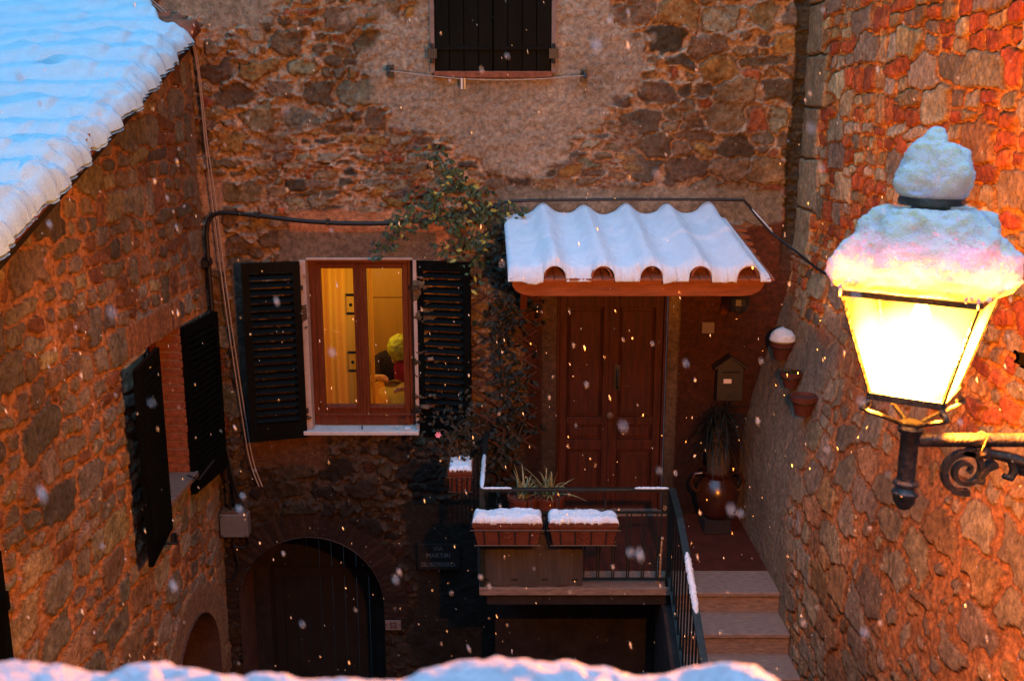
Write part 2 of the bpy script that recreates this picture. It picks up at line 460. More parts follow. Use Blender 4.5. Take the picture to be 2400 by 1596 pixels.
# brick ring of the archway
AX, AZ, AR = -1.91, 1.68, .69
rad = np.hypot(U - AX, V - AZ); th = np.arctan2(V - AZ, U - AX)
q = th * (AR + .12) / .062; kb = np.floor(q); fb = q - kb
bm_ = sstep(.0, .015, rad - AR + .02) * sstep(AR + .245, AR + .225, rad + .02 * fbm(U * 8, V * 8, 75, 3)) * (V > AZ - .15)
joint = sstep(.0, .10, fb) * sstep(1., .86, fb)
rb = _hash(kb, kb * 0 + 3, 77)
cb = np.array((.17, .085, .055))[None, None] * (.6 + .9 * rb)[..., None] * joint[..., None] + np.array((.20, .15, .12)) * (1 - joint)[..., None]
h, c = blend(h, c, bm_, .012 + .014 * joint * (.4 + rb) + .006 * fbm(U * 30, V * 30, 78, 3), cb)
# dark grey-green strip in the corner, set slightly back
w = .04 * fbm(U * 6, V * 3, 81, 4)
mk = sstep(2.36, 2.40, U + w) * sstep(4.6, 5.3, V)
h, c = blend(h, c, mk * .95, h - .05 * mk, c * .0 + np.array((.045, .047, .042)) * (1 + .9 * fbm(U * 6, V * 45, 83, 4))[..., None])
c = c * SHADE[..., None]
openings = [(-1.82, -.88, 3.43, 4.985), (-.65, .33, 6.60, 7.75), (.405, 1.395, 2.6, 4.70)]
def cut(F, uc, vc):
    keep = np.ones(len(F), bool)
    for a, b, e, f in openings:
        keep &= ~((uc > a) & (uc < b) & (vc > e) & (vc < f))
    keep &= ~(((np.hypot(uc - AX, vc - AZ) < AR) | ((np.abs(uc - AX) < AR) & (vc < AZ))))
    return keep
nv, nu = U.shape
F = grid_faces(nv, nu)
uc = U.ravel()[F].mean(1); vc = V.ravel()[F].mean(1)
F = F[cut(F, uc, vc)]
house = thing('stone_house', 'rough rubble stone house at the back with one lit window', 'house', (0, XF, 0))
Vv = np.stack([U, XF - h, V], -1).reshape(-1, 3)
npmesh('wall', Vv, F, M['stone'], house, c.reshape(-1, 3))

# ---------------- left house wall  (plane X=-2.73, faces +X)
LX = -2.73
def rake(y): return 5.71 + (y - 5.43) * .3675
U, V = wall_grid(3.6, 9.0, 0.0, 6.9, RES)
palL = [((.31, .285, .265), 4), ((.25, .245, .245), 4), ((.38, .32, .22), 2.5), ((.16, .16, .16), 1.5), ((.32, .24, .18), 1.5)]
h, c, s = masonry(U, V, 101, .46, .24, .62, palL, [((.26, .235, .21), 2), ((.26, .13, .08), 1)], (.50, .265, .15), relief=.020, m0=.008, edge=.006, rough=.013, warp=.030, cover=.030, spread=1.16, pn=6)
# plaster ring round cellar arch
CY, CZ, CR = 7.98, 1.42, .62
rad = np.hypot(U - CY, V - CZ)
mk = sstep(CR - .03, CR, rad) * sstep(CR + .27, CR + .24, rad + .03 * fbm(U * 6, V * 6, 111, 3)) * (V > CZ - .3)
h, c = blend(h, c, mk, .02 + plaster_h(U, V, 112), plaster_c(U, V, 113, (.27, .18, .13)))
# brick soldier course over window
mk = rectmask(U, V, 7.0, 8.2, 4.56, 4.80, .008, 114, .01)
q = U / .062; kb = np.floor(q); fb = q - kb; rb = _hash(kb, kb * 0 + 5, 116)
joint = sstep(0, .1, fb) * sstep(1, .88, fb)
h, c = blend(h, c, mk, .012 + .014 * joint * (.4 + rb) + .004 * fbm(U * 30, V * 30, 117, 3), np.array((.30, .15, .085)) * (.7 + .7 * rb)[..., None] * joint[..., None] + np.array((.34, .24, .17)) * (1 - joint)[..., None])
# plaster run at the corner with the facade
mk = sstep(8.72, 8.85, U + .15 * fbm(U * 2, V * 2.5, 118, 4)) * .7
h, c = blend(h, c, mk, .012 + plaster_h(U, V, 119, .01), plaster_c(U, V, 120, (.24, .16, .12)))
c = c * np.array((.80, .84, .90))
F = grid_faces(U.shape[0], U.shape[1], True)
uc = U.ravel()[F].mean(1); vc = V.ravel()[F].mean(1)
keep = vc < rake(uc) - .15
keep &= ~((uc > 7.42) & (uc < 8.13) & (vc > 3.32) & (vc < 4.56))
keep &= ~((np.hypot(uc - CY, vc - CZ) < CR) | ((np.abs(uc - CY) < CR) & (vc < CZ)))
F = F[keep]
lhouse = thing('stone_house', 'left stone house with snow covered tile roof and open dark shutters', 'house', (LX, 7, 0))
npmesh('wall', np.stack([LX + h, U, V], -1).reshape(-1, 3), F, M['stone'], lhouse, c.reshape(-1, 3))

# ---------------- right house wall (faces -X), battered at its foot
def rx(y, z):
    q = np.clip((5.25 - z) / 2.1, 0, 1); b = (q - .08 * np.sin(2 * PI * q)) * .42
    return 2.53 - b
U, V = wall_grid(3.4, 9.0, 0.6, 7.9, .0082)
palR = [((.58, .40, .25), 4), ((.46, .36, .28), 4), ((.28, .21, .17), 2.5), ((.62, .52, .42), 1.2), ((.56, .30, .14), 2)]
red = [((.56, .14, .05), 3), ((.46, .105, .05), 2), ((.46, .32, .20), 1.5)]
h, c, s = masonry(U, V, 203, .42, .20, .66, palR, red, (.80, .34, .11), relief=.027, m0=.004, edge=.006, rough=.013, warp=.024, cover=.016, spread=1.16, pn=6)
# lower part: larger flat worn stones, mortar smeared flush
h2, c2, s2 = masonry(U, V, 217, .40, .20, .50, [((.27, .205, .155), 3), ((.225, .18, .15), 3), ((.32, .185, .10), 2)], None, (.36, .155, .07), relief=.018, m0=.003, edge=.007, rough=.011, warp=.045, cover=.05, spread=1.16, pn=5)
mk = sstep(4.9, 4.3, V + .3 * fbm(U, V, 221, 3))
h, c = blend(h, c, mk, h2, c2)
# corner stones at the far end
mk = sstep(8.50, 8.54, U + .06 * (np.floor(V / .42) % 2) * 2 - .06) * sstep(4.9, 5.1, V)
fq = (V + .015 * fbm(U * 6, V * 6, 223, 2)) / .42; kq = np.floor(fq); fq = fq - kq; rq = _hash(kq, kq * 0 + 1, 224)
jq = sstep(0, .04, fq) * sstep(1, .96, fq)
h, c = blend(h, c, mk, jq * (.03 + .012 * rq) + .008 * fbm(U * 14, V * 14, 225, 4), np.array((.34, .27, .20)) * (.75 + .4 * rq + .3 * fbm(U * 12, V * 12, 226, 4))[..., None] * (.35 + .65 * jq)[..., None])
# smooth render beside the steps
mk = sstep(7.05, 7.45, U + .35 * fbm(U * 1.2, V * 1.2, 227, 4) - .10 * (V - 3)) * sstep(4.75, 4.35, V + .3 * fbm(U * 2, V * 2, 228, 3))
h, c = blend(h, c, mk, .01 + plaster_h(U, V, 229, .008), plaster_c(U, V, 230, (.19, .155, .135)))
F = grid_faces(U.shape[0], U.shape[1])
uc = U.ravel()[F].mean(1); vc = V.ravel()[F].mean(1)
F = F[~((uc > 3.9) & (uc < 4.95) & (vc > 5.06) & (vc < 5.13))]
rhouse = thing('stone_house', 'right stone house wall of mixed stone and brick glowing in lantern light', 'house', (2.5, 6, 0))
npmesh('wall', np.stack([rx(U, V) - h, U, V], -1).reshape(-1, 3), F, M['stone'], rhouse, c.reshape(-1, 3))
mb = MB(); mb.box(2.60, 2.68, 3.6, 5.3, 4.85, 5.35); mb.build('slot_back', M['dark'], rhouse)
# ------------------------------------------------------------------ lit window of the back house
def shutter_mesh(w, hgt, nsl, sl=48, t=.035, st=.065, top=.09, bot=.16):
    """leaf in local x 0..w, z 0..hgt, thickness along y; louvre slats"""
    b = MB()
    b.box(0, st, 0, t, 0, hgt); b.box(w - st, w, 0, t, 0, hgt)
    b.box(st, w - st, .002, t - .002, 0, bot); b.box(st, w - st, .002, t - .002, hgt - top, hgt)
    z0, z1 = bot, hgt - top
    for i in range(nsl):
        z = z0 + (i + .5) * (z1 - z0) / nsl
        Mx = Matrix.Translation((0, t / 2, z)) @ Matrix.Rotation(R(sl), 4, 'X')
        b.box(st, w - st, -.030, .030, -.0035, .0035, Mx)
    return b
def shutter(parent, hinge, ang, w, hgt, nsl, label=None, sl=48):
    b = shutter_mesh(w, hgt, nsl, sl)
    Mx = Matrix.Translation(hinge) @ Matrix.Rotation(ang, 4, 'Z')
    b.v = [tuple(Mx @ Vector(p)) for p in b.v]
    o = b.build('shutter', M['shutter'], parent)
    if label: o['label'] = label
    return o

b = MB()      # outer frame
b.box(-1.82, -1.765, 9.07, 9.14, 3.45, 4.985); b.box(-.935, -.88, 9.07, 9.14, 3.45, 4.985)
b.box(-1.765, -.935, 9.072, 9.14, 4.945, 4.985); b.box(-1.765, -.935, 9.055, 9.14, 3.45, 3.545)
b.box(-1.80, -.90, 9.035, 9.055, 3.535, 3.56)
win = b.build('window', M['windowwood'], house, bevel=.004)
b = MB(); b.box(-1.89, -.845, 8.87, 9.14, 3.402, 3.437); b.build('sill', M['marble'], win, bevel=.004)
b = MB(); b.box(-1.885, -1.822, 8.945, 9.22, 3.44, 4.99); b.box(-.878, -.845, 8.955, 9.22, 3.44, 4.99); b.box(-1.822, -.878, 8.965, 9.22, 4.987, 5.01)
b.build('jamb', M['pale'], win, bevel=.006)
for x0, x1 in ((-1.764, -1.366), (-1.364, -.936)):
    b = MB(); st = .052
    l = st if x0 < -1.5 else .058
    r = .058 if x0 < -1.5 else st
    b.box(x0, x0 + l, 9.06, 9.11, 3.548, 4.944); b.box(x1 - r, x1, 9.06, 9.11, 3.548, 4.944)
    b.box(x0 + l, x1 - r, 9.062, 9.11, 4.90, 4.944); b.box(x0 + l, x1 - r, 9.062, 9.11, 3.548, 3.635)
    b.box(x0 + l, x1 - r, 9.048, 9.062, 3.60, 3.622)
    cs = b.build('casement', M['windowwood'], win, bevel=.004)
    g = MB(); g.add([(x0 + l, 9.09, 3.635), (x1 - r, 9.09, 3.635), (x1 - r, 9.09, 4.90), (x0 + l, 9.09, 4.90)], [(0, 1, 2, 3)])
    g.build('pane', M['glass'], win)
b = MB(); b.box(-1.392, -1.338, 9.045, 9.06, 3.56, 4.94); b.tube([(-1.366, 9.035, 4.93), (-1.366, 9.035, 3.6)], .006, 6); b.build('meeting_strip', M['windowwood'], win, bevel=.003)
b = MB(); b.box(-1.372, -1.362, 8.93, 8.94, 3.437, 3.475); b.build('catch_pin', M['black'], win)
shutter(win, (-1.87, 8.93, 3.375), R(180 + 16), .50, 1.61, 20, sl=-48)
shutter(win, (-.855, 8.965, 3.375), R(-14), .50, 1.61, 20)
for x in (-1.88, -.85):
    for z in (3.62, 4.75):
        b = MB(); b.box(x - .03, x + .03, 8.90, 8.95, z - .02, z + .02); b.build('hinge', M['black'], win)

# ---- the lit room
b = MB()
X0, X1, Y0, Y1, Z0, Z1 = -2.6, -.3, 9.24, 11.4, 2.75, 5.35
b.add([(X0, Y0, Z0), (X1, Y0, Z0), (X1, Y1, Z0), (X0, Y1, Z0), (X0, Y0, Z1), (X1, Y0, Z1), (X1, Y1, Z1), (X0, Y1, Z1)],
      [(0, 1, 2, 3), (4, 7, 6, 5), (0, 3, 7, 4), (1, 5, 6, 2), (3, 2, 6, 7)])
b.add([(X0, Y0, Z0), (-1.86, Y0, Z0), (-1.86, Y0, Z1), (X0, Y0, Z1)], [(0, 1, 2, 3)])
b.add([(-.84, Y0, Z0), (X1, Y0, Z0), (X1, Y0, Z1), (-.84, Y0, Z1)], [(0, 1, 2, 3)])
b.add([(-1.86, Y0, Z0), (-.84, Y0, Z0), (-.84, Y0, 3.42), (-1.86, Y0, 3.42)], [(0, 1, 2, 3)])
b.add([(-1.86, Y0, 5.0), (-.84, Y0, 5.0), (-.84, Y0, Z1), (-1.86, Y0, Z1)], [(0, 1, 2, 3)])
b.build('room', M['roomwall'], house)
cab = thing('wall_cabinet', 'golden wood cabinet doors behind the person in the lit room', 'cabinet', (-1.1, 11.3, 3))
b = MB(); b.box(-1.55, -.45, 10.95, 11.38, 2.78, 5.25); b.build('carcass', M['cabinet'], cab)
for z0, z1 in ((2.85, 4.285), (4.30, 5.2)):
    for x0, x1 in ((-1.53, -1.035), (-1.03, -.50)):
        b = MB(); b.box(x0, x1, 10.925, 10.949, z0, z1); d = b.build('door', M['cabinet'], cab, bevel=.003)
for z in (4.22, 4.35):
    b = MB(); b.lathe([(.008, 0), (.016, .012), (.016, .022), (.004, .03)], (-1.085, 10.92, z), 12, Matrix.Rotation(R(90), 3, 'X')); b.build('knob', M['black'], cab, smooth=True)
def curtain(name, label, x0, x1, y, z0, z1, waves, amp):
    n = 90; m = 14
    P = np.zeros((n, m, 3))
    for i in range(n):
        t = i / (n - 1)
        for j in range(m):
            v = j / (m - 1)
            P[i, j] = (x0 + (x1 - x0) * t, y + amp * math.sin(t * waves * 2 * PI + .4 * math.sin(v * 3)) * (.6 + .4 * v) + amp * .3 * math.sin(t * 23), z1 + (z0 - z1) * v)
    b = MB(); b.grid(P)
    o = thing(name, label, 'curtain', (x0, y, z1))
    b.build('cloth', M['curtain'], o, smooth=True)
    return o
cu = curtain('curtain', 'long yellow curtain with two dark printed squares behind left pane', -1.84, -1.335, 9.34, 3.55, 5.0, 4.2, .028)
curtain('curtain', 'narrow bright edge of yellow curtain at left side of right pane', -1.322, -1.285, 9.30, 3.5, 5.0, 1.0, .012)
for zc in (4.53, 3.985):
    b = MB(); xc = -1.475; y = 9.295
    b.box(xc - .055, xc + .055, y, y + .004, zc + .075, zc + .10); b.box(xc - .055, xc + .055, y, y + .004, zc - .10, zc - .075)
    b.box(xc - .062, xc - .056, y, y + .004, zc - .10, zc + .10); b.box(xc + .050, xc + .062, y, y + .004, zc - .08, zc + .08)
    b.lathe([(.002, 0), (.017, .001), (.002, .003)], (xc - .015, y, zc - .005), 10, Matrix.Rotation(R(90), 3, 'X'))
    b.build('print', M['print'], cu)
b = MB(); b.box(-1.84, -1.34, 9.15, 9.235, 3.5, 3.56); b.build('inner_ledge', M['marble'], win)

# ---- the person sewing by the window
def skin_body(name, joints, edges, m, parent, sub=2):
    me = bpy.data.meshes.new(name); me.from_pydata([j[0] for j in joints], edges, []); me.materials.append(m)
    o = bpy.data.objects.new(name, me); link(o, parent)
    sk = o.modifiers.new('skin', 'SKIN'); sk.use_smooth_shade = True
    for i, j in enumerate(joints):
        r = j[1] if isinstance(j[1], tuple) else (j[1], j[1])
        me.skin_vertices[0].data[i].radius = r
    me.skin_vertices[0].data[0].use_root = True
    ss = o.modifiers.new('sub', 'SUBSURF'); ss.levels = sub; ss.render_levels = sub
    # apply
    dg = bpy.context.evaluated_depsgraph_get()
    me2 = bpy.data.meshes.new_from_object(o.evaluated_get(dg))
    o.modifiers.clear(); o.data = me2
    return o
per = thing('person', 'person in yellow headscarf and dark red cardigan sewing behind right window pane', 'person', (-1.15, 10.2, 2.75))
RH = Vector((-1.30, 9.82, 3.70)); LH = Vector((-1.09, 9.80, 3.585))
J = [((-1.16, 10.42, 3.16), .15), ((-1.16, 10.40, 3.40), .13), ((-1.16, 10.32, 3.62), .14), ((-1.15, 10.22, 3.78), .10), ((-1.145, 10.13, 3.85), .055), ((-1.14, 10.06, 3.92), .085), ((-1.14, 9.99, 3.93), .075),
     ((-1.36, 10.26, 3.76), .07), ((-1.50, 10.06, 3.56), .05), ((-1.385, 9.90, 3.67), .033), (tuple(RH), .026),
     ((-.94, 10.26, 3.74), .07), ((-.86, 10.06, 3.50), .05), ((-1.0, 9.88, 3.57), .033), (tuple(LH), .026),
     ((-1.26, 10.36, 3.12), .10), ((-1.30, 9.95, 3.14), .075), ((-1.30, 9.92, 2.78), .05),
     ((-1.04, 10.36, 3.12), .10), ((-1.02, 9.95, 3.14), .075), ((-1.02, 9.92, 2.78), .05)]
E_ = [(0, 1), (1, 2), (2, 3), (3, 4), (4, 5), (5, 6), (3, 7), (7, 8), (8, 9), (9, 10), (3, 11), (11, 12), (12, 13), (13, 14), (0, 15), (15, 16), (16, 17), (0, 18), (18, 19), (19, 20)]
for hand, sx in ((10, 1), (14, -1)):
    base = Vector(J[hand][0])
    for q, (dx, ln) in enumerate(((-.020, .040), (-.007, .050), (.007, .048), (.020, .036))):
        a = len(J)
        J.append((tuple(base + Vector((sx * .022, -.012, dx))), .009)); J.append((tuple(base + Vector((sx * (.022 + ln), -.024, dx * .8 - .012))), .0075)); J.append((tuple(base + Vector((sx * (.018 + ln * 1.15), -.020, dx * .6 - .034))), .006))
        E_ += [(hand, a), (a, a + 1), (a + 1, a + 2)]
    a = len(J)
    J.append((tuple(base + Vector((sx * .006, -.028, .018))), .009)); J.append((tuple(base + Vector((sx * .034, -.046, .004))), .007)); E_ += [(hand, a), (a, a + 1)]
skin_body('body', J, E_, M['skin'], per, 2)
Jc = [(J[0][0], .19), (J[1][0], .20), ((-1.18, 10.31, 3.63), .22), ((-1.145, 10.15, 3.83), .105), ((-1.36, 10.26, 3.755), .105), ((-1.47, 10.06, 3.56), .085), ((-1.40, 9.91, 3.66), .052), ((-.94, 10.26, 3.745), .088), ((-.86, 10.06, 3.50), .066), ((-.985, 9.89, 3.565), .045)]
skin_body('cardigan', Jc, [(0, 1), (1, 2), (2, 3), (3, 4), (4, 5), (5, 6), (3, 7), (7, 8), (8, 9)], M['cardigan'], per, 2)
skin_body('blouse', [((-1.12, 10.10, 3.52), (.08, .07)), ((-1.11, 10.03, 3.70), (.09, .07)), ((-1.13, 10.02, 3.82), .08)], [(0, 1), (1, 2)], M['blouse'], per, 2)
b = MB(); n1, n2 = 26, 34; P = np.zeros((n1, n2, 3)); cH = Vector((-1.14, 10.03, 3.95))
for i in range(n1):
    a = PI * i / (n1 - 1)
    for j in range(n2):
        t = 2 * PI * j / (n2 - 1)
        d = Vector((math.sin(a) * math.cos(t), math.sin(a) * math.sin(t), math.cos(a)))
        r = .118 * (1 + .10 * mnoise.noise(d * 4) + .05 * mnoise.noise(d * 11))
        p = Vector((d.x * r * .95, d.y * r * 1.2, d.z * r * 1.12))
        p.rotate(Matrix.Rotation(R(25), 3, 'X'))
        P[i, j] = cH + p
b.grid(P); b.build('headscarf', M['scarf'], per, smooth=True, fix=False)
# the ochre cloth being sewn, heaped over the lap
n1, n2 = 60, 60; xs = np.linspace(-1.62, -.78, n1)[:, None] + np.zeros((1, n2)); vs = np.linspace(0, 1, n2)[None, :] + np.zeros((n1, 1))
fold = .035 * np.sin((xs * 14 + vs * 7) + 2 * fbm(xs * 4, vs * 3, 5, 3)) + .02 * fbm(xs * 12, vs * 6, 8, 3)
yy = 9.98 - .42 * sstep(.25, 1, vs) - fold; zz = 3.60 - .04 * np.abs(xs + 1.2) - .55 * sstep(.3, 1, vs) ** 1.2 + fold * .9 * (1 - vs) + .02 * fbm(xs * 8, vs * 8, 9, 2)
b = MB(); b.grid(np.stack([xs, yy, zz], -1))
lc = thing('sewing_cloth', 'crumpled ochre cloth held on the lap of the person', 'cloth', (-1.2, 9.8, 3.3)); b.build('cloth', M['cloth'], lc, smooth=True)

# ------------------------------------------------------------------ upper window with closed shutters
b = MB(); b.box(-.7, .4, 9.07, 9.1, 6.4, 7.9); uw = b.build('window', M['dark'], house)
for xa, xb in ((-.69, -.652), (.332, .37)):
    b = MB(); b.box(xa, xb, 8.93, 9.06, 6.585, 7.75); b.build('jamb', M['plaster'], uw)
b = MB(); b.box(-.66, .34, 8.915, 9.06, 6.545, 6.60); b.build('sill', M['brick'], uw, bevel=.006)
for x0, x1 in ((-.648, -.162), (-.157, .328)):
    b = MB(); n = 4; w = (x1 - x0) / n
    for i in range(n): b.box(x0 + i * w + .002, x0 + (i + 1) * w - .002, 8.945, 8.975, 6.605, 7.75)
    b.box(x0, x1, 8.975, 8.99, 6.605, 7.75)
    b.box(x0 + .003, x1 - .003, 8.925, 8.944, 6.77, 6.80)
    b.build('shutter', M['shutter'], uw, bevel=.003)
for x in (-.67, .35):
    b = MB(); b.box(x - .04, x + .04, 8.88, 8.935, 6.70, 6.78); b.tube([(x, 8.90, 6.66), (x, 8.90, 6.82)], .014, 8); b.build('hinge', M['black'], uw)

# ------------------------------------------------------------------ door under the canopy
b = MB(); b.box(.405, .43, 9.02, 9.16, 2.6, 4.70); b.box(1.37, 1.395, 9.02, 9.16, 2.6, 4.70); b.box(.43, 1.37, 9.02, 9.16, 4.66, 4.70)
dr = b.build('door', M['doorwood'], house, bevel=.004)
for k, (x0, x1) in enumerate(((.432, .898), (.902, 1.368))):
    b = MB(); st = .07; ya, yb = 9.06, 9.11
    b.box(x0, x0 + st, ya, yb, 2.61, 4.655); b.box(x1 - st, x1, ya, yb, 2.61, 4.655)
    rails = [(2.61, 2.78), (3.20, 3.30), (3.44, 3.52), (4.54, 4.655)]
    for z0, z1 in rails: b.box(x0 + st, x1 - st, ya + .002, yb, z0, z1)
    for (a0, z0), (z1, a1) in zip(rails[:-1], rails[1:]):
        b.box(x0 + st, x1 - st, ya + .025, yb, z0, z1)
        b.box(x0 + st + .03, x1 - st - .03, ya + .010, ya + .025, z0 + .03, z1 - .03)
        for q in range(2):
            o_ = .012 * q
            b.bar((x0 + st + .008 + o_, ya + .012, z0), (x0 + st + .008 + o_, ya + .012, z1), .008, .012, (0, 1, 0))
            b.bar((x1 - st - .008 - o_, ya + .012, z0), (x1 - st - .008 - o_, ya + .012, z1), .008, .012, (0, 1, 0))
    b.build('leaf', M['doorwood'], dr, bevel=.004)
b = MB(); b.box(.88, .92, 9.04, 9.06, 2.62, 4.65); b.build('cover_strip', M['doorwood'], dr, bevel=.004)
b = MB(); b.box(.935, .985, 9.035, 9.05, 3.78, 4.02); b.tube([(.96, 9.02, 3.98), (.96, 8.99, 3.92), (.96, 8.99, 3.84), (.96, 9.02, 3.80)], .011, 8); b.build('door_pull', M['black'], dr)
b = MB(); b.lathe([(.012, 0), (.012, .03), (.03, .04), (.034, .055), (.02, .07), (.002, .074)], (.90, 9.045, 3.55), 16, Matrix.Rotation(R(90), 3, 'X')); b.build('knob', M['gutter'], dr, smooth=True)
b = MB(); b.box(.36, 1.44, 8.93, 9.2, 2.585, 2.62); b.build('threshold', M['travertine'], dr, bevel=.004)

# ------------------------------------------------------------------ archway at ground level
n = 28; prof = [(AX - AR, 0.0)] + [(AX - AR * math.cos(PI * k / n), AZ + AR * math.sin(PI * k / n)) for k in range(n + 1)] + [(AX + AR, 0.0)]
P = np.array([[(x, y, z) for y in (8.96, 9.2, 9.5, 9.75)] for x, z in prof])
b = MB(); b.grid(P); ar = b.build('archway', M['revealplaster'], house)
b = MB(); r2 = AR - .16
out = [(AX - AR - .02, 0), (AX - AR - .02, AZ + AR + .02), (AX + AR + .02, AZ + AR + .02), (AX + AR + .02, 0)]
inn = [(AX - r2, 0.0)] + [(AX - r2 * math.cos(PI * k / n), AZ + r2 * math.sin(PI * k / n)) for k in range(n + 1)] + [(AX + r2, 0.0)]
for k in range(len(inn) - 1):      # inner brick ring, one quad strip
    (x0, z0), (x1, z1) = inn[k], inn[k + 1]
    f = (AR + .02) / r2
    a0 = (AX + (x0 - AX) * f, AZ + (z0 - AZ) * f if z0 >= AZ else z0); a1 = (AX + (x1 - AX) * f, AZ + (z1 - AZ) * f if z1 >= AZ else z1)
    b.add([(x0, 9.5, z0), (x1, 9.5, z1), (a1[0], 9.5, a1[1]), (a0[0], 9.5, a0[1])], [(0, 1, 2, 3)])
    b.add([(x0, 9.5, z0), (x1, 9.5, z1), (x1, 9.8, z1), (x0, 9.8, z0)], [(0, 1, 2, 3)])
b.build('inner_ring', M['darkstone'], ar)
b = MB()
for i in range(9): b.box(AX - .56 + i * .125, AX - .56 + i * .125 + .118, 9.72, 9.75, 0.02, 2.4)
b.box(AX - .6, AX + .6, 9.70, 9.72, 1.62, 1.72)
b.build('door', M['dark'], ar)
# ------------------------------------------------------------------ canopy over the door
def cx(g, t): return (.27 + .3575 * g) * (1 - t) + (.33 + .378 * g) * t
CYb, CYf, CZb, CZf = 8.97, 7.95, 5.345, 5.01
def cyz(t): return CYb + (CYf - CYb) * t, CZb + (CZf - CZb) * t
b = MB()
for i in range(8):
    t0, t1 = i / 8, (i + 1) / 8
    (y0, z0), (y1, z1) = cyz(t0 + .004), cyz(t1 - .004)
    b.add([(cx(-.85, 0), y0, z0 - .03), (cx(4.62, 0), y0, z0 - .03), (cx(4.50, 1), y1, z1 - .03), (cx(-.85, 1), y1, z1 - .03),
           (cx(-.85, 0), y0, z0 - .055), (cx(4.62, 0), y0, z0 - .055), (cx(4.50, 1), y1, z1 - .055), (cx(-.85, 1), y1, z1 - .055)],
          [(0, 1, 2, 3), (7, 6, 5, 4), (0, 4, 5, 1), (1, 5, 6, 2), (2, 6, 7, 3), (3, 7, 4, 0)])
can = b.build('canopy', M['beam'], house)
# front beam with rounded lower ends
xa, xb = .0, 1.99
pts = [(xa, 4.975), (xa, 4.93), (xa + .03, 4.885), (xa + .09, 4.855), (xa + .16, 4.845), (xb - .16, 4.845), (xb - .09, 4.855), (xb - .03, 4.885), (xb, 4.93), (xb, 4.975)]
b = MB(); b.prism(pts[::-1], lambda u, v, w: (u, w, v), 7.98, 8.06); b.build('beam', M['beam'], can, bevel=.005)
for x in (.10, 1.88):
    b = MB(); b.box(x - .035, x + .035, 8.06, 8.95, 4.90, 4.975)
    b.prism([(8.95, 4.50), (8.95, 4.58), (8.40, 4.905), (8.30, 4.905)], lambda u, v, w: (w, u, v), x - .03, x + .03)
    b.build('bracket', M['beam'], can, bevel=.005)
for i in range(7):
    x = .2 + .27 * i
    b = MB(); b.bar((x, 8.0, 4.965), (x, 8.95, 5.28), .05, .04); b.build('rafter', M['beam'], can)
# cover tiles, two courses each; pan tiles between
def cover_tile(gx, t0, t1, r0, r1, lift):
    b = MB(); n = 14; vs = []; fs = []
    for (t, r) in ((t0, r0), (t1, r1)):
        y, z = cyz(t); x = cx(gx, t)
        for rr_ in (r, r - .014):
            for k in range(n + 1):
                a = PI * k / n
                vs.append((x + rr_ * math.cos(a), y, z + lift + rr_ * 1.05 * math.sin(a)))
    m = n + 1
    for k in range(n):
        fs += [(k, k + 1, 2 * m + k + 1, 2 * m + k), (m + k, 3 * m + k, 3 * m + k + 1, m + k + 1), (2 * m + k, 2 * m + k + 1, 3 * m + k + 1, 3 * m + k), (k, m + k, m + k + 1, k + 1)]
    return b.add(vs, fs)
for g in range(5):
    for t0, t1, lf in ((0, .56, .004), (.5, 1.03, .016)):
        cover_tile(g + (.02, -.03, .015, .03, -.02)[g] * (t1 > 1), t0, t1 + (0, .012, -.01, .008, .015)[g] * (t1 > 1), .074, .088 - (0, .006, .002, .008, .003)[g], lf).build('cover_tile', M['tile'], can, smooth=True)
for g in range(-1, 5):
    for t0, t1, lf in ((0, .56, .0), (.5, 1.04, .012)):
        b = MB(); (y0, z0), (y1, z1) = cyz(t0), cyz(t1)
        ga = g if g >= 0 else .05 - .95; gb = g + 1 if g < 4 else 4.55
        if g == -1: ga, gb = -.93, 0
        x00, x01, x10, x11 = cx(ga, t0), cx(gb, t0), cx(ga, t1), cx(gb, t1)
        z0 += lf - .012; z1 += lf - .012
        b.add([(x00 + .003, y0, z0), (x01 - .003, y0, z0), (x11 - .003, y1, z1), (x10 + .003, y1, z1), (x00 + .003, y0, z0 - .016), (x01 - .003, y0, z0 - .016), (x11 - .003, y1, z1 - .016), (x10 + .003, y1, z1 - .016)],
              [(0, 1, 2, 3), (7, 6, 5, 4), (0, 4, 5, 1), (1, 5, 6, 2), (2, 6, 7, 3), (3, 7, 4, 0)])
        b.build('pan_tile', M['tile'], can)

# ------------------------------------------------------------------ snow helper
def roundf(d, r):
    return np.sqrt(np.clip(1 - (1 - np.clip(d / r, 0, 1)) ** 2, 0, 1))
def snow_obj(name, label, P, B, m=None, kind=None, keep=None):
    """closed snow body: top grid P, bottom grid B (same shape)"""
    n, mm = P.shape[:2]
    V = np.concatenate([P.reshape(-1, 3), B.reshape(-1, 3)])
    Ft = grid_faces(n, mm); Fb = grid_faces(n, mm, True) + n * mm
    if keep is not None:
        k = keep.ravel()[Ft].all(1); Ft = Ft[k]; Fb = Fb[k]
    rim = []
    def strip(idx):
        a = idx[:-1]; c = idx[1:]
        rim.append(np.stack([c, a, a + n * mm, c + n * mm], -1))
    if keep is None:
        I = np.arange(n * mm).reshape(n, mm)
        strip(I[0]); strip(I[-1][::-1]); strip(I[::-1, 0]); strip(I[:, -1])
    F = np.concatenate([Ft, Fb] + rim)
    o = npmesh(name, V, F, m or M['snow'])
    bm = bmesh.new(); bm.from_mesh(o.data); bmesh.ops.remove_doubles(bm, verts=bm.verts, dist=.0004); bmesh.ops.recalc_face_normals(bm, faces=bm.faces); bm.to_mesh(o.data); bm.free()
    return tag(o, label, 'snow', kind=kind)

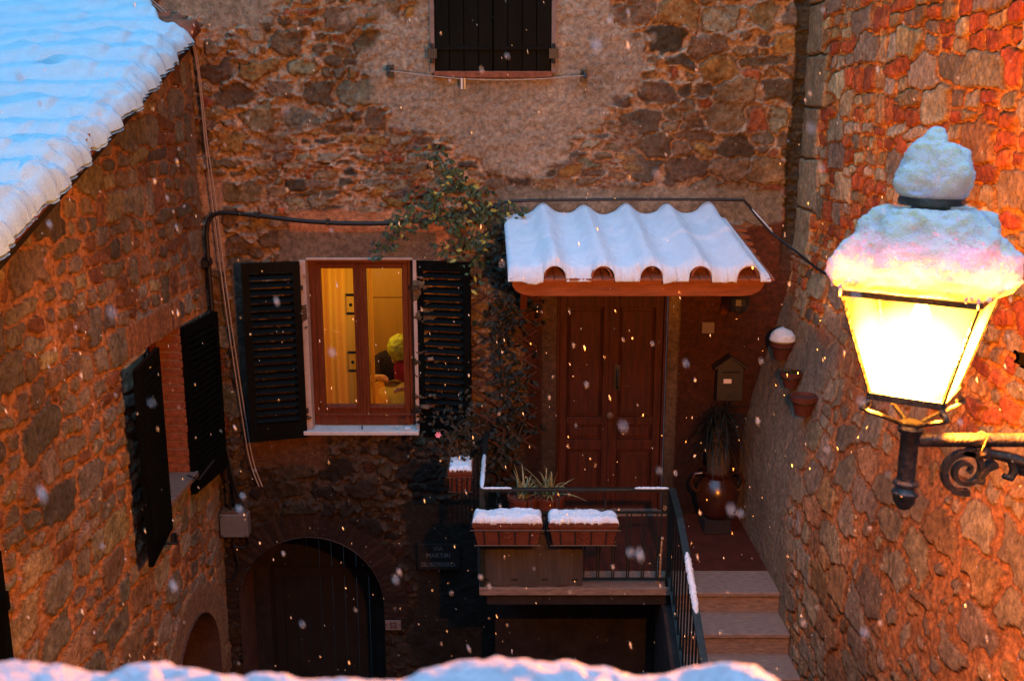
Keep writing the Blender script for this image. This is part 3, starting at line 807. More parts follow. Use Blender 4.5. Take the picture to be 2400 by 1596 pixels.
# snow on the canopy
g, t = np.meshgrid(np.linspace(-.96, 4.46, 330), np.linspace(.015, 1.05, 90), indexing='ij')
X = cx(g, t); Yc = CYb + (CYf - CYb) * t; Zc = CZb + (CZf - CZb) * t
dg = np.abs(g - np.round(np.clip(g, 0, 4))) * .37
arc = np.sqrt(np.clip(.088 ** 2 - dg ** 2, 0, None)) * 1.05 + .012
bump = .092 * np.exp(-(dg / .088) ** 2) * (.9 + .30 * fbm(g * 1.3, t * 2, 301, 3))
crs = .020 * sstep(.56, .50, t) * sstep(.2, .5, t) * sstep(1.2, 3.6, g)           # the lip of the upper course
thick = .072 + .018 * fbm(X * 3, Yc * 3, 302, 4) + .004 * fbm(X * 20, Yc * 20, 303, 3)
thin = sstep(4.12, 4.3, g); thick = thick * (1 - .62 * thin)
top = np.maximum(bump * (1 - .1 * thin) + thick * .95, arc + .010) + crs * (1 - thin)
eL = X - cx(-.96, t); eR = cx(4.46, t) - X; eF = (1.05 - t) * 1.02; eB = (t - .015) * 1.02
rf = roundf(eL + .01 + .006 * fbm(t * 20, g, 304, 3), .05) * roundf(eR + .004, .02) * roundf(eB + .02, .05)
rF = roundf(eF, .085)
base = np.maximum(-.004, np.where(dg < .086, arc, -.004))
Zt = base + (top - base) * rf * (.10 + .90 * rF)
wob = (.030 * fbm(X * 7, t * 0, 305, 4) + .012 * fbm(X * 30, t * 0, 306, 3)) * sstep(.88, 1.05, t)
sag = (.014 + .030 * np.maximum(0, fbm(X * 6, t * 0, 307, 4))) * sstep(.99, 1.05, t) * (dg > .086)
P = np.stack([X, Yc - wob, Zc + Zt - sag], -1); B = np.stack([X, Yc - wob * .6, Zc + base - .002 - sag], -1)
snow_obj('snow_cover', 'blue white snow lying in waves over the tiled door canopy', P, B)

# ------------------------------------------------------------------ left house: roof, window, cellar arch
kR = .10
def roofz(x, y): return rake(y) + kR * (-2.62 - x)
def roof_xy(s, y0): return -2.62 - s, y0 - .45 * s
s, y0 = np.meshgrid(np.arange(-.02, 3.6, .022), np.arange(4.4, 13.4, .022), indexing='ij')
X, Yr = roof_xy(s, y0)
ph = np.abs(((y0 / .33) % 1) - .5) * 2
rid = np.clip(1 - (ph / .62) ** 2, 0, 1) ** .5
cs_ = (s + .16) / .44; fc = cs_ - np.floor(cs_)
Zr = roofz(X, Yr) + .06 * rid + .022 * fc * rid
okr = ~((X > -3.23) & (Yr > 8.93))
Pt = np.stack([X, Yr, Zr], -1); Bt = np.stack([X, Yr, roofz(X, Yr) - .07], -1)
n, mm = s.shape
Vr = np.concatenate([Pt.reshape(-1, 3), Bt.reshape(-1, 3)]); Ft = grid_faces(n, mm); k = okr.ravel()[Ft].all(1)
I = np.arange(n * mm).reshape(n, mm); e = I[0]; e = e[okr[0]]
rimf = np.stack([e[:-1], e[1:], e[1:] + n * mm, e[:-1] + n * mm], -1)
npmesh('roof', Vr, np.concatenate([Ft[k][:, ::-1], Ft[k] + n * mm, rimf]), M['tile'], lhouse)
b = MB(); b.bar((-2.685, 4.4, rake(4.4) - .125), (-2.685, 8.95, rake(8.95) - .125), .07, .075); b.build('verge_board', M['darkstone'], lhouse)
b = MB()
# loose tile end at the far corner
vs = []
for yy in (8.55, 8.9):
    for kk in range(13):
        a = PI * kk / 12; vs.append((-2.78 + .09 * math.cos(a), yy, rake(yy) - .02 + .10 * math.sin(a)))
b.add(vs, [(kk, kk + 1, 14 + kk, 13 + kk) for kk in range(12)]); b.build('ridge_tile', M['tile'], lhouse, smooth=True)
# snow blanket
s, y0 = np.meshgrid(np.concatenate([np.arange(-.075, .3, .010), np.arange(.3, 3.5, .022)]), np.arange(4.45, 13.3, .016), indexing='ij')
edge = .045 * fbm(y0 * 7, s * 0, 311, 3) + .034 * fbm(y0 * 20, s * 0, 312, 2)
ee = s + .075
su = s + edge * sstep(.25, 0, ee)
X, Yr = roof_xy(su, y0)
ph = np.abs(((y0 / .33 + .22 * fbm(s * 1.1, y0 * .8, 313, 3)) % 1) - .5) * 2
rid = .5 + .5 * np.cos(PI * np.clip(ph, 0, 1))
cs_ = (s + .16 + .09 * vnoise(np.floor(y0 / .33), y0 * 0, 314)) / .44; fc = cs_ - np.floor(cs_)
nlow = sstep(1.7, .3, s)
lip = (sstep(0, .10, fc) - fc * .9) * rid * (.25 + .75 * nlow) * (.4 + 1.0 * vnoise(np.floor(y0 / .33), np.floor(cs_), 315))
thick = .10 + .045 * fbm(X * 1.6, Yr * 1.6, 316, 4) + .018 * fbm(X * 6, Yr * 6, 317, 4) + .020 * rid * (.3 + .9 * nlow) * (.35 + 1.3 * vnoise(X * 1.5, Yr * 1.5, 331)) + .032 * lip
kn = .030 * np.maximum(0, fbm(y0 * 12, s * 12, 318, 3)) + .014 * fbm(y0 * 34, s * 34, 319, 3)
thick = thick + kn * sstep(.40, .0, ee)
hole = np.exp(-(((X + 3.17) / .07) ** 2 + ((Yr - 7.33) / .075) ** 2))
thick = thick - .21 * hole
ee2 = np.where(X > -3.24, 8.44 + .06 * fbm(X * 5, X * 0, 322, 3) + .46 * sstep(-2.74, -3.02, X) - Yr, 9.0)
thick = thick * roundf(np.clip(ee2, 0, 9), .10)
tt = thick * roundf(ee, .11)
base = roofz(X, Yr) + .035 * sstep(.0, .06, s)
hang = .035 * np.maximum(0, fbm(y0 * 11, y0 * 0, 320, 3)) * sstep(.05, 0, ee)
P = np.stack([X, Yr, base + np.maximum(tt, -.02) - hang], -1); B = np.stack([X, Yr, np.minimum(base - .02, base + tt - .004) - hang], -1)
ok = ~((X > -3.24) & (ee2 < -.01)) & ~((X > -3.20) & (Yr > 8.945))
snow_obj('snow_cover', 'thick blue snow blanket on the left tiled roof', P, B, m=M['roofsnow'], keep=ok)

# left window with brick jamb, open shutters
b = MB(); b.box(-3.02, -2.99, 7.40, 8.15, 3.30, 4.58)
b.box(-2.985, -2.72, 7.38, 7.42, 3.30, 4.58)
lw = b.build('window', M['dark'], lhouse)
b = MB(); rnd = random.Random(3)
for i in range(18):
    z = 3.32 + i * .069
    dx = rnd.uniform(-.006, .006)
    b.box(-2.97, -2.703 + dx, 8.128 + rnd.uniform(-.004, .004), 8.23, z + .005, z + .064)
b.build('jamb', M['brick'], lw, bevel=.006)
b = MB(); b.box(-2.98, -2.715, 8.136, 8.22, 3.31, 4.57); b.build('jamb_mortar', M['plaster'], lw)
b = MB(); b.box(-2.98, -2.72, 7.42, 8.13, 4.556, 4.60); b.build('lintel', M['brick'], lw)
b = MB(); b.box(-2.98, -2.64, 7.38, 8.17, 3.275, 3.32); b.build('sill', M['travertine'], lw, bevel=.006)
b = MB(); b.box(-2.93, -2.90, 7.42, 8.13, 3.32, 3.40); b.box(-2.93, -2.90, 7.42, 8.13, 4.48, 4.56); b.box(-2.93, -2.90, 7.42, 7.50, 3.4, 4.48); b.box(-2.93, -2.90, 8.05, 8.13, 3.4, 4.48); b.box(-2.93, -2.90, 7.74, 7.81, 3.4, 4.48)
b.build('frame', M['windowwood'], lw)
shutter(lw, (-2.665, 7.43, 3.12), R(-90 + 7), .70, 1.44, 22, sl=-48)
shutter(lw, (-2.665, 8.14, 3.12), R(90 - 7), .68, 1.44, 22)
b = MB(); b.tube([(-2.66, 7.95, 3.36), (-2.55, 7.88, 3.35), (-2.50, 8.15, 3.42)], .008, 6); b.build('stay_hook', M['black'], lw)
b = MB(); b.box(-2.62, -2.585, 7.32, 7.37, 3.04, 3.11); b.tube([(-2.68, 7.3, 3.05), (-2.56, 7.3, 3.05), (-2.56, 7.3, 3.12)], .010, 6); b.build('shutter_dog', M['black'], lw)
# near dark shutter at left edge
b = MB()
for i in range(5): b.box(-2.675, -2.64, 4.25 + i * .135, 4.25 + i * .135 + .13, 2.6, 4.07)
b.box(-2.64, -2.62, 4.26, 4.91, 2.85, 2.95); b.box(-2.64, -2.62, 4.26, 4.91, 3.75, 3.85)
sh2 = b.build('shutter', M['shutter'], lhouse)
# cellar arch recess
prof = [(CY - CR, 0.0)] + [(CY - CR * math.cos(PI * k / n_), CZ + CR * math.sin(PI * k / n_)) for n_ in (24,) for k in range(25)] + [(CY + CR, 0.0)]
P = np.array([[(x, y, z) for x in (-2.69, -2.9, -3.15)] for y, z in prof])
b = MB(); b.grid(P); la = b.build('archway', M['revealplaster'], lhouse)
b = MB(); b.box(-3.16, -3.13, CY - CR, CY + CR, 0, CZ + CR); b.build('door', M['dark'], la)
# ------------------------------------------------------------------ wall lantern
LC = Vector((1.12, 2.75, 0)); TH = R(34)
ux = Vector((math.cos(TH), -math.sin(TH), 0)); uy = Vector((math.sin(TH), math.cos(TH), 0))
def lp(a, b_, z): return LC + ux * a + uy * b_ + Vector((0, 0, z))
lan = thing('wall_lantern', 'lit iron street lantern on scrolled bracket with snow on top', 'lantern', (1.12, 2.75, 5.2))
zt, zb, ht, hb = 5.81, 5.53, .170, .095
cor = [(-1, -1), (1, -1), (1, 1), (-1, 1)]
b = MB()
for i in range(4):
    a, c_ = cor[i], cor[(i + 1) % 4]
    b.bar(lp(a[0] * ht, a[1] * ht, zt), lp(a[0] * hb, a[1] * hb, zb), .008, .008)
    b.bar(lp(a[0] * (ht + .004), a[1] * (ht + .004), zt + .008), lp(c_[0] * (ht + .004), c_[1] * (ht + .004), zt + .006), .014, .016)
    b.bar(lp(a[0] * hb, a[1] * hb, zb - .004), lp(c_[0] * hb, c_[1] * hb, zb - .004), .018, .020)
b.build('frame', M['iron'], lan)
# frosted, lit glass: sees the bulb brighter at its middle
def pane_mat():
    m, nt, p = newmat('lit_glass'); N, L = nt.nodes, nt.links
    em = N.new('ShaderNodeEmission'); em.inputs['Color'].default_value = (1, .42, .035, 1)
    tc = N.new('ShaderNodeTexCoord'); gr = N.new('ShaderNodeVectorMath'); gr.operation = 'DISTANCE'; gr.inputs[1].default_value = (LC.x, LC.y, 5.665)
    L.new(tc.outputs['Object'], gr.inputs[0])
    mr = N.new('ShaderNodeMapRange'); mr.inputs[1].default_value = .135; mr.inputs[2].default_value = .215; mr.inputs[3].default_value = 40; mr.inputs[4].default_value = 1.5
    L.new(gr.outputs['Value'], mr.inputs[0]); L.new(mr.outputs[0], em.inputs['Strength'])
    tr = N.new('ShaderNodeBsdfTransparent'); tr.inputs['Color'].default_value = (.5, .5, .5, 1); ad = N.new('ShaderNodeAddShader')
    L.new(em.outputs[0], ad.inputs[0]); L.new(tr.outputs[0], ad.inputs[1])
    L.new(ad.outputs[0], nt.nodes['Material Output'].inputs['Surface'])
    return m
M['pane'] = pane_mat()
for i in range(4):
    a, c_ = cor[i], cor[(i + 1) % 4]
    b = MB(); b.add([lp(a[0] * ht, a[1] * ht, zt), lp(c_[0] * ht, c_[1] * ht, zt), lp(c_[0] * hb, c_[1] * hb, zb), lp(a[0] * hb, a[1] * hb, zb)], [(0, 1, 2, 3)])
    b.build('pane', M['pane'], lan)
# roof: low pyramid, neck, vent cap
b = MB(); h1, h2 = .155, .075
vs = [lp(a * h1, c_ * h1, 5.83) for a, c_ in cor] + [lp(a * h2, c_ * h2, 5.95) for a, c_ in cor]
b.add(vs, [(0, 1, 2, 3), (7, 6, 5, 4)] + [(i, (i + 1) % 4, 4 + (i + 1) % 4, 4 + i) for i in range(4)])
b.build('roof', M['iron'], lan)
b = MB(); b.lathe([(.062, 5.94), (.060, 6.0), (.05, 6.02), (.05, 6.045), (.084, 6.048), (.086, 6.060), (.075, 6.08), (.05, 6.13), (.02, 6.17), (.006, 6.19)], (LC.x, LC.y, 0), 28); b.build('vent_cap', M['iron'], lan, smooth=True)
# bottom plate, cradle, stem
b = MB(); b.lathe([(.004, 0), (.03, .0), (.032, .012), (.012, .02)], (LC.x, LC.y, 5.43), 20)
b.lathe([(.033, 5.412), (.038, 5.424), (.033, 5.434)], (LC.x, LC.y, 0), 20)
b.build('socket', M['iron'], lan, smooth=True)
for a, c_ in cor:
    pts = []
    for k in range(13):
        q = k / 12
        r = hb * (1.02 - .12 * q) if q < .35 else hb * (.978 - .80 * ((q - .35) / .65) ** .8)
        z = zb - .02 - .075 * (q ** .8)
        if q < .3: r += .018 * math.sin(q / .3 * PI)
        pts.append(lp(a * r, c_ * r, z))
    b = MB(); b.tube(pts, .0065, 8); b.build('cradle_arm', M['iron'], lan, smooth=True)
for a, c_ in cor:
    b = MB(); b.lathe([(.003, -.03), (.009, -.022), (.010, -.012), (.005, -.004), (.008, 0)], lp(a * hb * 1.03, c_ * hb * 1.03, zb - .008), 10); b.build('drop_knob', M['iron'], lan, smooth=True)
b = MB(); b.lathe([(.027, 5.26), (.026, 5.30), (.026, 5.415), (.030, 5.42)], (LC.x, LC.y, 0), 22); b.build('stem', M['iron'], lan, smooth=True)
b = MB(); b.lathe([(.002, 5.178), (.018, 5.186), (.030, 5.205), (.033, 5.222), (.038, 5.228), (.038, 5.234), (.031, 5.24), (.026, 5.252), (.036, 5.258), (.036, 5.264), (.027, 5.272)], (LC.x, LC.y, 0), 24); b.build('finial', M['iron'], lan, smooth=True)
b = MB(); zA = 5.388
b.tube([(LC.x + .02, 2.75, zA), (1.8, 2.75, zA), (2.62, 2.75, zA)], .020, 14); b.build('arm', M['iron'], lan, smooth=True)
# scroll under the arm
def scroll(cxp, czp, r0, r1, a0, turns, w0, w1):
    n = 60; vs = []; fs = []
    for k in range(n + 1):
        q = k / n; a = a0 - turns * 2 * PI * q; r = r0 + (r1 - r0) * q ** .85; w = w0 + (w1 - w0) * q
        for dr in (-w / 2, w / 2):
            for dy in (-.012, .012):
                vs.append((cxp + (r + dr) * math.cos(a), 2.75 + dy, czp + (r + dr) * math.sin(a)))
    for k in range(n):
        o = k * 4
        fs += [(o, o + 4, o + 5, o + 1), (o + 2, o + 3, o + 7, o + 6), (o, o + 2, o + 6, o + 4), (o + 1, o + 5, o + 7, o + 3)]
    fs += [(0, 1, 3, 2), (n * 4, n * 4 + 2, n * 4 + 3, n * 4 + 1)]
    return vs, fs
b = MB()
vs, fs = scroll(1.285, 5.298, .008, .067, R(-40), -1.9, .009, .019); b.add(vs, fs)
# strap joining the scroll to the arm, and the leafy tail
b.prism([(1.265, 5.352), (1.30, 5.368), (1.345, 5.372), (1.345, 5.335), (1.31, 5.338), (1.28, 5.345)], lambda u, v, w: (u, w, v), 2.738, 2.762)
b.prism([(1.318, 5.262), (1.335, 5.258), (1.340, 5.272), (1.337, 5.282), (1.352, 5.30), (1.372, 5.308), (1.372, 5.32), (1.362, 5.330), (1.350, 5.326), (1.338, 5.315), (1.33, 5.30)], lambda u, v, w: (u, w, v), 2.735, 2.765)
b.build('scroll', M['iron'], lan)
b = MB()
pts = [(1.33, 2.75, 5.352), (1.40, 2.75, 5.338), (1.46, 2.75, 5.318), (1.54, 2.75, 5.27), (1.66, 2.75, 5.17), (1.85, 2.75, 5.02), (2.15, 2.75, 4.86), (2.5, 2.75, 4.78)]
b.tube(pts, [.013, .016, .018, .018, .018, .018, .018, .018], 10)
b.tube([(1.41, 2.75, 5.335), (1.425, 2.75, 5.30), (1.415, 2.75, 5.275), (1.395, 2.75, 5.282)], [.013, .014, .013, .009], 8)
b.tube([(1.44, 2.75, 5.335), (1.45, 2.75, 5.29), (1.47, 2.75, 5.285)], [.013, .013, .008], 8)
b.build('brace', M['iron'], lan, smooth=True)
b = MB(); b.box(1.305, 1.345, 2.735, 2.765, 5.338, 5.37); b.lathe([(.010, 0), (.010, .008), (.003, .011)], (1.325, 2.735, 5.352), 10, Matrix.Rotation(R(90), 3, 'X'))
b.build('clamp', M['iron'], lan)
b = MB(); b.tube([(1.315, 2.735, 5.345), (1.318, 2.725, 5.375), (1.33, 2.728, 5.408), (1.322, 2.75, 5.412), (1.312, 2.768, 5.40)], .0028, 6); b.build('wire_tie', M['gutter'], lan)
b = MB(); b.box(2.40, 2.50, 2.68, 2.82, 4.7, 5.5); b.build('wall_plate', M['iron'], lan)
b = MB(); b.lathe([(.003, 5.712), (.020, 5.722), (.027, 5.745), (.020, 5.765), (.014, 5.78), (.014, 5.82)], (LC.x, LC.y, 0), 18)
mb_, nt_, p_ = newmat('bulb_glow'); p_.inputs['Emission Color'].default_value = (1, .55, .12, 1); p_.inputs['Emission Strength'].default_value = 30
b.build('bulb', mb_, lan, smooth=True)
b = MB(); b.prism([(-1, -1), (1, -1), (1, 1), (-1, 1)], lambda u, v, w: lp(u * hb * .62, v * hb * .62, w), zb - .012, zb - .003); b.build('bottom_plate', M['iron'], lan)
LAMP = (LC.x, LC.y, 5.65)

# snow heaped on the lantern
def snow_glow_mat():
    m = mat('lantern_snow', (.90, .80, .76), .7, .05, 16, .9, 160, spec=.2)
    p = m.node_tree.nodes['Principled BSDF']
    p.inputs['Subsurface Weight'].default_value = 1; p.inputs['Subsurface Radius'].default_value = (.065, .050, .010); p.inputs['Subsurface Scale'].default_value = 1.15
    return m
M['gsnow'] = snow_glow_mat()
def mound(prof, c, n, sq, rot, nz, seed, drip=0):
    """prof: list (r,z,squareness weight)"""
    b = MB(); vs = []
    for i, (r, z, q) in enumerate(prof):
        for k in range(n):
            a = 2 * PI * k / n
            ca, sa = math.cos(a), math.sin(a)
            e = 1 / ((abs(ca) ** sq + abs(sa) ** sq) ** (1 / sq))
            rr_ = r * (1 + (e - 1) * q)
            p = Vector((rr_ * ca, rr_ * sa, 0)); p.rotate(Matrix.Rotation(rot, 3, 'Z'))
            p = p + Vector(c) + Vector((0, 0, z))
            s_ = p * 1.0 + Vector((seed, 0, 0))
            d = nz * mnoise.fractal(s_ * 8, .7, 2.1, 4) + nz * .16 * mnoise.fractal(s_ * 60, .8, 2.1, 4)
            dirv = Vector((ca, sa, .5 if 0 < i < len(prof) - 1 else 0)); dirv.rotate(Matrix.Rotation(rot, 3, 'Z'))
            p += dirv * d
            if drip and i < 4: p.z -= drip * max(0, mnoise.noise(Vector((p.x * 40, p.y * 40, seed))))
            vs.append(p)
    m = len(prof)
    fs = [(i * n + k, i * n + (k + 1) % n, (i + 1) * n + (k + 1) % n, (i + 1) * n + k) for i in range(m - 1) for k in range(n)]
    fs += [tuple(range(n - 1, -1, -1)), tuple(range((m - 1) * n, m * n))]
    return b.add(vs, fs)
def refine(pr, k=4):
    out = []
    for (r0, z0, q0), (r1, z1, q1) in zip(pr[:-1], pr[1:]):
        for j in range(k):
            t = j / k; out.append((r0 + (r1 - r0) * t, z0 + (z1 - z0) * t, q0 + (q1 - q0) * t))
    out.append(pr[-1]); return out
pr = [(.02, 5.885, .9), (.14, 5.845, .95), (.185, 5.832, .95), (.217, 5.834, .74), (.232, 5.853, .62), (.231, 5.878, .48), (.222, 5.906, .34), (.208, 5.932, .22), (.192, 5.957, .13), (.176, 5.980, .06), (.161, 6.000, 0), (.146, 6.018, 0), (.129, 6.032, 0), (.110, 6.040, 0), (.10, 6.035, .1), (.07, 6.015, .1)]
b = mound(refine(pr), (LC.x, LC.y, 0), 150, 5, -TH, .024, 3.0, .016)
o = b.build('snow_cover', M['gsnow'], None, smooth=True); tag(o, 'heaped snow on lantern roof glowing orange along its lower edge', 'snow')
pr = [(.02, 6.066, 0), (.070, 6.062, 0), (.088, 6.074, 0), (.097, 6.096, 0), (.099, 6.123, 0), (.095, 6.15, 0), (.084, 6.173, 0), (.066, 6.194, 0), (.046, 6.208, 0), (.030, 6.216, 0), (.026, 6.228, 0), (.018, 6.24, 0), (.008, 6.246, 0), (.002, 6.247, 0)]
b = mound(refine(pr), (LC.x + .005, LC.y - .005, 0), 120, 2, 0, .022, 8.0)
o = b.build('snow_ball', M['gsnow'], None, smooth=True); tag(o, 'round snow ball with small knob balanced on lantern vent cap', 'snow')
pr = [(.004, -.05, 0), (.03, -.046, 0), (.048, -.02, 0), (.05, .01, 0), (.036, .035, 0), (.004, .045, 0)]
b = mound(refine(pr), (LC.x + .125, LC.y - .03, 5.99), 60, 2, 0, .012, 5.0)
o = b.build('snow_clump', M['gsnow'], None, smooth=True); tag(o, 'snow clump sliding off right shoulder of lantern snow', 'snow')
# icicles on the eave
b = MB(); rnd = random.Random(5)
ice = thing('icicles', 'row of tiny melting icicles under lantern roof edge', 'icicles', (1.12, 2.75, 5.83))
for i in range(4):
    a, c_ = cor[i], cor[(i + 1) % 4]
    for k in range(9):
        t = rnd.random(); q = .196
        x = a[0] + (c_[0] - a[0]) * t; y = a[1] + (c_[1] - a[1]) * t
        l = rnd.choice([.006, .008, .010, .014, .026]); r = rnd.uniform(.004, .008)
        b = MB(); b.lathe([(.0015, -l), (r * .7, -l * .5), (r, 0), (r * .6, r)], lp(x * q, y * q, 5.838), 8); b.build('icicle', M['gsnow'], ice, smooth=True)
# ------------------------------------------------------------------ landing and stairs
ld = thing('landing', 'raised door landing with travertine edge and tiled floor', 'landing', (.9, 8.2, 0))
b = MB(); b.box(-.20, 2.4, 7.78, 9.02, 2.50, 2.598); b.build('floor', M['floortile'], ld)
b = MB(); b.box(-.26, 1.27, 7.46, 7.776, 2.535, 2.60); b.build('edge_slab', M['travertine'], ld, bevel=.008)
b = MB(); b.box(-.20, 1.24, 7.50, 7.8, 2.44, 2.533); b.build('under_slab', M['darkstone'], ld)
b = MB(); b.box(-.15, 1.27, 8.35, 8.55, 0, 2.44); b.build('support_wall', M['darkstone'], ld)
stc = thing('staircase', 'travertine steps climbing to the door beside plastered wall', 'stairs', (1.65, 6, 0))
for i in range(14):
    z = 2.6 - .172 * i; y1 = 7.775 - .335 * i if i else 7.776; y0 = 7.40 - .335 * i
    b = MB(); b.box(1.272, 2.10, y0 - .02, y0 + .36 + (.015 if i == 0 else 0), z - .035, z)
    b.build('tread', M['travertine'], stc, bevel=.006)
    b = MB(); b.box(1.285, 2.10, y0 + .004, y0 + .33, z - .172, z - .036); b.build('riser', M['travertine'], stc)
b = MB(); b.prism([(7.78, 0), (7.78, 2.43), (7.38, 2.43), (2.7, .02), (2.7, 0)], lambda u, v, w: (w, u, v), 1.19, 1.27); b.build('side_wall', M['darkstone'], stc)

# ------------------------------------------------------------------ railings
rl_ = thing('balcony_railing', 'dark green iron railing with grey panel round the landing', 'railing', (.5, 7.5, 2.6))
RY = 7.50; RZ = 3.41; RXa, RXb = -.235, 1.235
b = MB(); b.bar((RXa - .02, RY, RZ), (RXb + .02, RY, RZ), .045, .022); b.build('top_rail', M['rail'], rl_, bevel=.003)
b = MB(); b.bar((RXa, RY + .02, RZ), (RXa, 8.95, RZ), .045, .022); b.build('top_rail', M['rail'], rl_, bevel=.003)
b = MB(); b.bar((RXa, RY, 3.22), (RXb, RY, 3.22), .03, .012); b.bar((RXa, RY, 2.66), (RXb, RY, 2.66), .03, .012); b.build('lower_rail', M['rail'], rl_)
for x in (RXa, RXb):
    b = MB(); b.box(x - .02, x + .02, RY - .02, RY + .02, 2.60, RZ - .012); b.build('post', M['rail'], rl_, bevel=.003)
for i in range(12):
    x = RXa + .085 + i * .118
    for dx in (-.006, .010):
        b = MB(); b.bar((x + dx * 2.2, RY, 3.215), (x + dx * .9, RY, 2.665), .011, .011); b.build('baluster', M['rail'], rl_)
for i in range(10):
    y = RY + .14 * (i + 1)
    b = MB(); b.bar((RXa, y, 2.60), (RXa, y, RZ - .01), .012, .012); b.build('baluster', M['rail'], rl_)
# sheet of grey screening tied inside the bars
n1, n2 = 40, 14; P = np.zeros((n1, n2, 3))
for i in range(n1):
    t = i / (n1 - 1)
    for j in range(n2):
        v = j / (n2 - 1); x = RXa - .04 + t * .83
        y = RY - .022 + .010 * math.sin(t * 22) * (1 - .4 * v) + (.10 * (1 - t / .12) ** 2 if t < .12 else 0)
        P[i, j] = (x, y, 2.61 + v * .58 + .008 * math.sin(t * 9))
b = MB(); b.grid(P); o = b.build('panel', M['panel'], rl_, smooth=True)
sr = thing('stair_railing', 'dark iron handrail with snow streak descending beside the steps', 'railing', (1.23, 6, 2))
hp = [(1.245, 7.50, 3.41), (1.235, 7.05, 3.35), (1.23, 6.62, 3.19), (1.23, 5.86, 2.80), (1.23, 4.4, 2.05), (1.23, 3.2, 1.43)]
b = MB()
for p, q in zip(hp[:-1], hp[1:]): b.bar(p, q, .05, .024)
b.build('handrail', M['rail'], sr)
def hz(y):
    for (x0, y0, z0), (x1, y1, z1) in zip(hp[:-1], hp[1:]):
        if y1 <= y <= y0: return z1 + (z0 - z1) * (y - y1) / (y0 - y1)
b = MB(); b.bar((1.23, 7.40, 2.72), (1.23, 3.2, .66), .03, .014); b.build('lower_rail', M['rail'], sr)
for i in range(34):
    y = 7.40 - .118 * i
    zl = .66 + (y - 3.2) * (2.72 - .66) / 4.2
    b = MB(); b.bar((1.23, y, zl), (1.23, y, hz(y) - .01), .013, .013, (0, 1, 0)); b.build('baluster', M['rail'], sr)
def rail_snow(name, label, pts, w, hgt, seed):
    n = 50; m = 12; P = []
    pts = [Vector(p) for p in pts]; Ls = [(q - p).length for p, q in zip(pts[:-1], pts[1:])]; T = sum(Ls)
    for i in range(n):
        d = T * i / (n - 1); k = 0
        while k < len(Ls) - 1 and d > Ls[k]: d -= Ls[k]; k += 1
        p = pts[k].lerp(pts[k + 1], d / Ls[k]); dr = (pts[k + 1] - pts[k]).normalized(); side = dr.cross(Vector((0, 0, 1))).normalized()
        e = math.sqrt(max(0, 1 - abs(2 * i / (n - 1) - 1) ** 6))
        row = []
        for j in range(m):
            a = PI * j / (m - 1)
            q = 1 + .35 * mnoise.noise(Vector((i * .35, j * .3, seed))) + .2 * mnoise.noise(Vector((i * 1.1, j * .8, seed + 4)))
            row.append(p + side * (w / 2 * math.cos(a) * e * q) + Vector((0, 0, hgt * math.sin(a) * e * q)))
        P.append(row)
    b = MB(); b.grid(np.array([[tuple(v) for v in r] for r in P]))
    o = b.build(name, M['snow'], None, smooth=True)
    return tag(o, label, 'snow')
rail_snow('snow_strip', 'strip of snow lying on the descending handrail', [(1.232, 6.72, 3.242), (1.23, 6.62, 3.203), (1.23, 6.25, 3.012)], .046, .028, 1)
rail_snow('snow_strip', 'thin snow along the left side rail of the landing', [(RXa, 7.5, RZ + .010), (RXa, 8.3, RZ + .010)], .035, .016, 2)
rail_snow('snow_strip', 'little snow line on front rail left corner', [(RXa, RY, RZ + .010), (.0, RY, RZ + .010)], .03, .009, 3)
rail_snow('snow_strip', 'thin snow on front rail right end near the steps', [(.95, RY, RZ + .010), (1.22, RY, RZ + .010)], .034, .010, 5)

# ------------------------------------------------------------------ flower boxes hung outside the rail
def trough(parent, L, D, H, taper=.82):
    b = MB(); t = .012
    def ring(l, d, z): return [(-l / 2, -d / 2, z), (l / 2, -d / 2, z), (l / 2, d / 2, z), (-l / 2, d / 2, z)]
    vs = ring(L * (taper + .06), D * taper, 0) + ring(L, D, H - .035) + ring(L + .016, D + .016, H - .035) + ring(L + .016, D + .016, H) + ring(L - .02, D - .02, H) + ring(L - .03, D - .03, H - .03)
    fs = [(3, 2, 1, 0)]
    for k in range(5):
        for i in range(4): fs.append((k * 4 + i, k * 4 + (i + 1) % 4, k * 4 + 4 + (i + 1) % 4, k * 4 + 4 + i))
    fs.append((20, 21, 22, 23)); b.add(vs, fs)
    # moulded heart on the front
    for sx in (-1, 1):
        b.tube([(0, -D / 2 * .91 - .006, H * .28), (sx * .045, -D / 2 * .94 - .006, H * .50), (sx * .035, -D / 2 * .96 - .006, H * .64), (0, -D / 2 * .95 - .006, H * .54)], .006, 6)
    return b
def local_build(b, name, m, parent, **k):
    o = b.build(name, m, None, **k); o.parent = parent; return o
def rack(L, D, H):
    b = MB(); r = .0045
    for z, f in ((H * .72, 1.04), (.01, .93)):
        l, d = L * f + .02, D * f + .03
        b.tube([(-l / 2, d / 2, z), (-l / 2, -d / 2, z), (l / 2, -d / 2, z), (l / 2, d / 2, z)], r, 6)
    for x in (-.34, -.12, .12, .34):
        b.tube([(x * L, -D / 2 * 1.05 - .015, H * .72), (x * L * .95, -D / 2 * .93 - .013, .005), (x * L * .95, D / 2, .005)], r, 6)
    for x in (-.35, .35):
        b.tube([(x * L, D / 2 + .015, H * .72), (x * L, D / 2 + .03, H + .10), (x * L, D / 2 + .07, H + .10)], r * 1.3, 6)
    return b
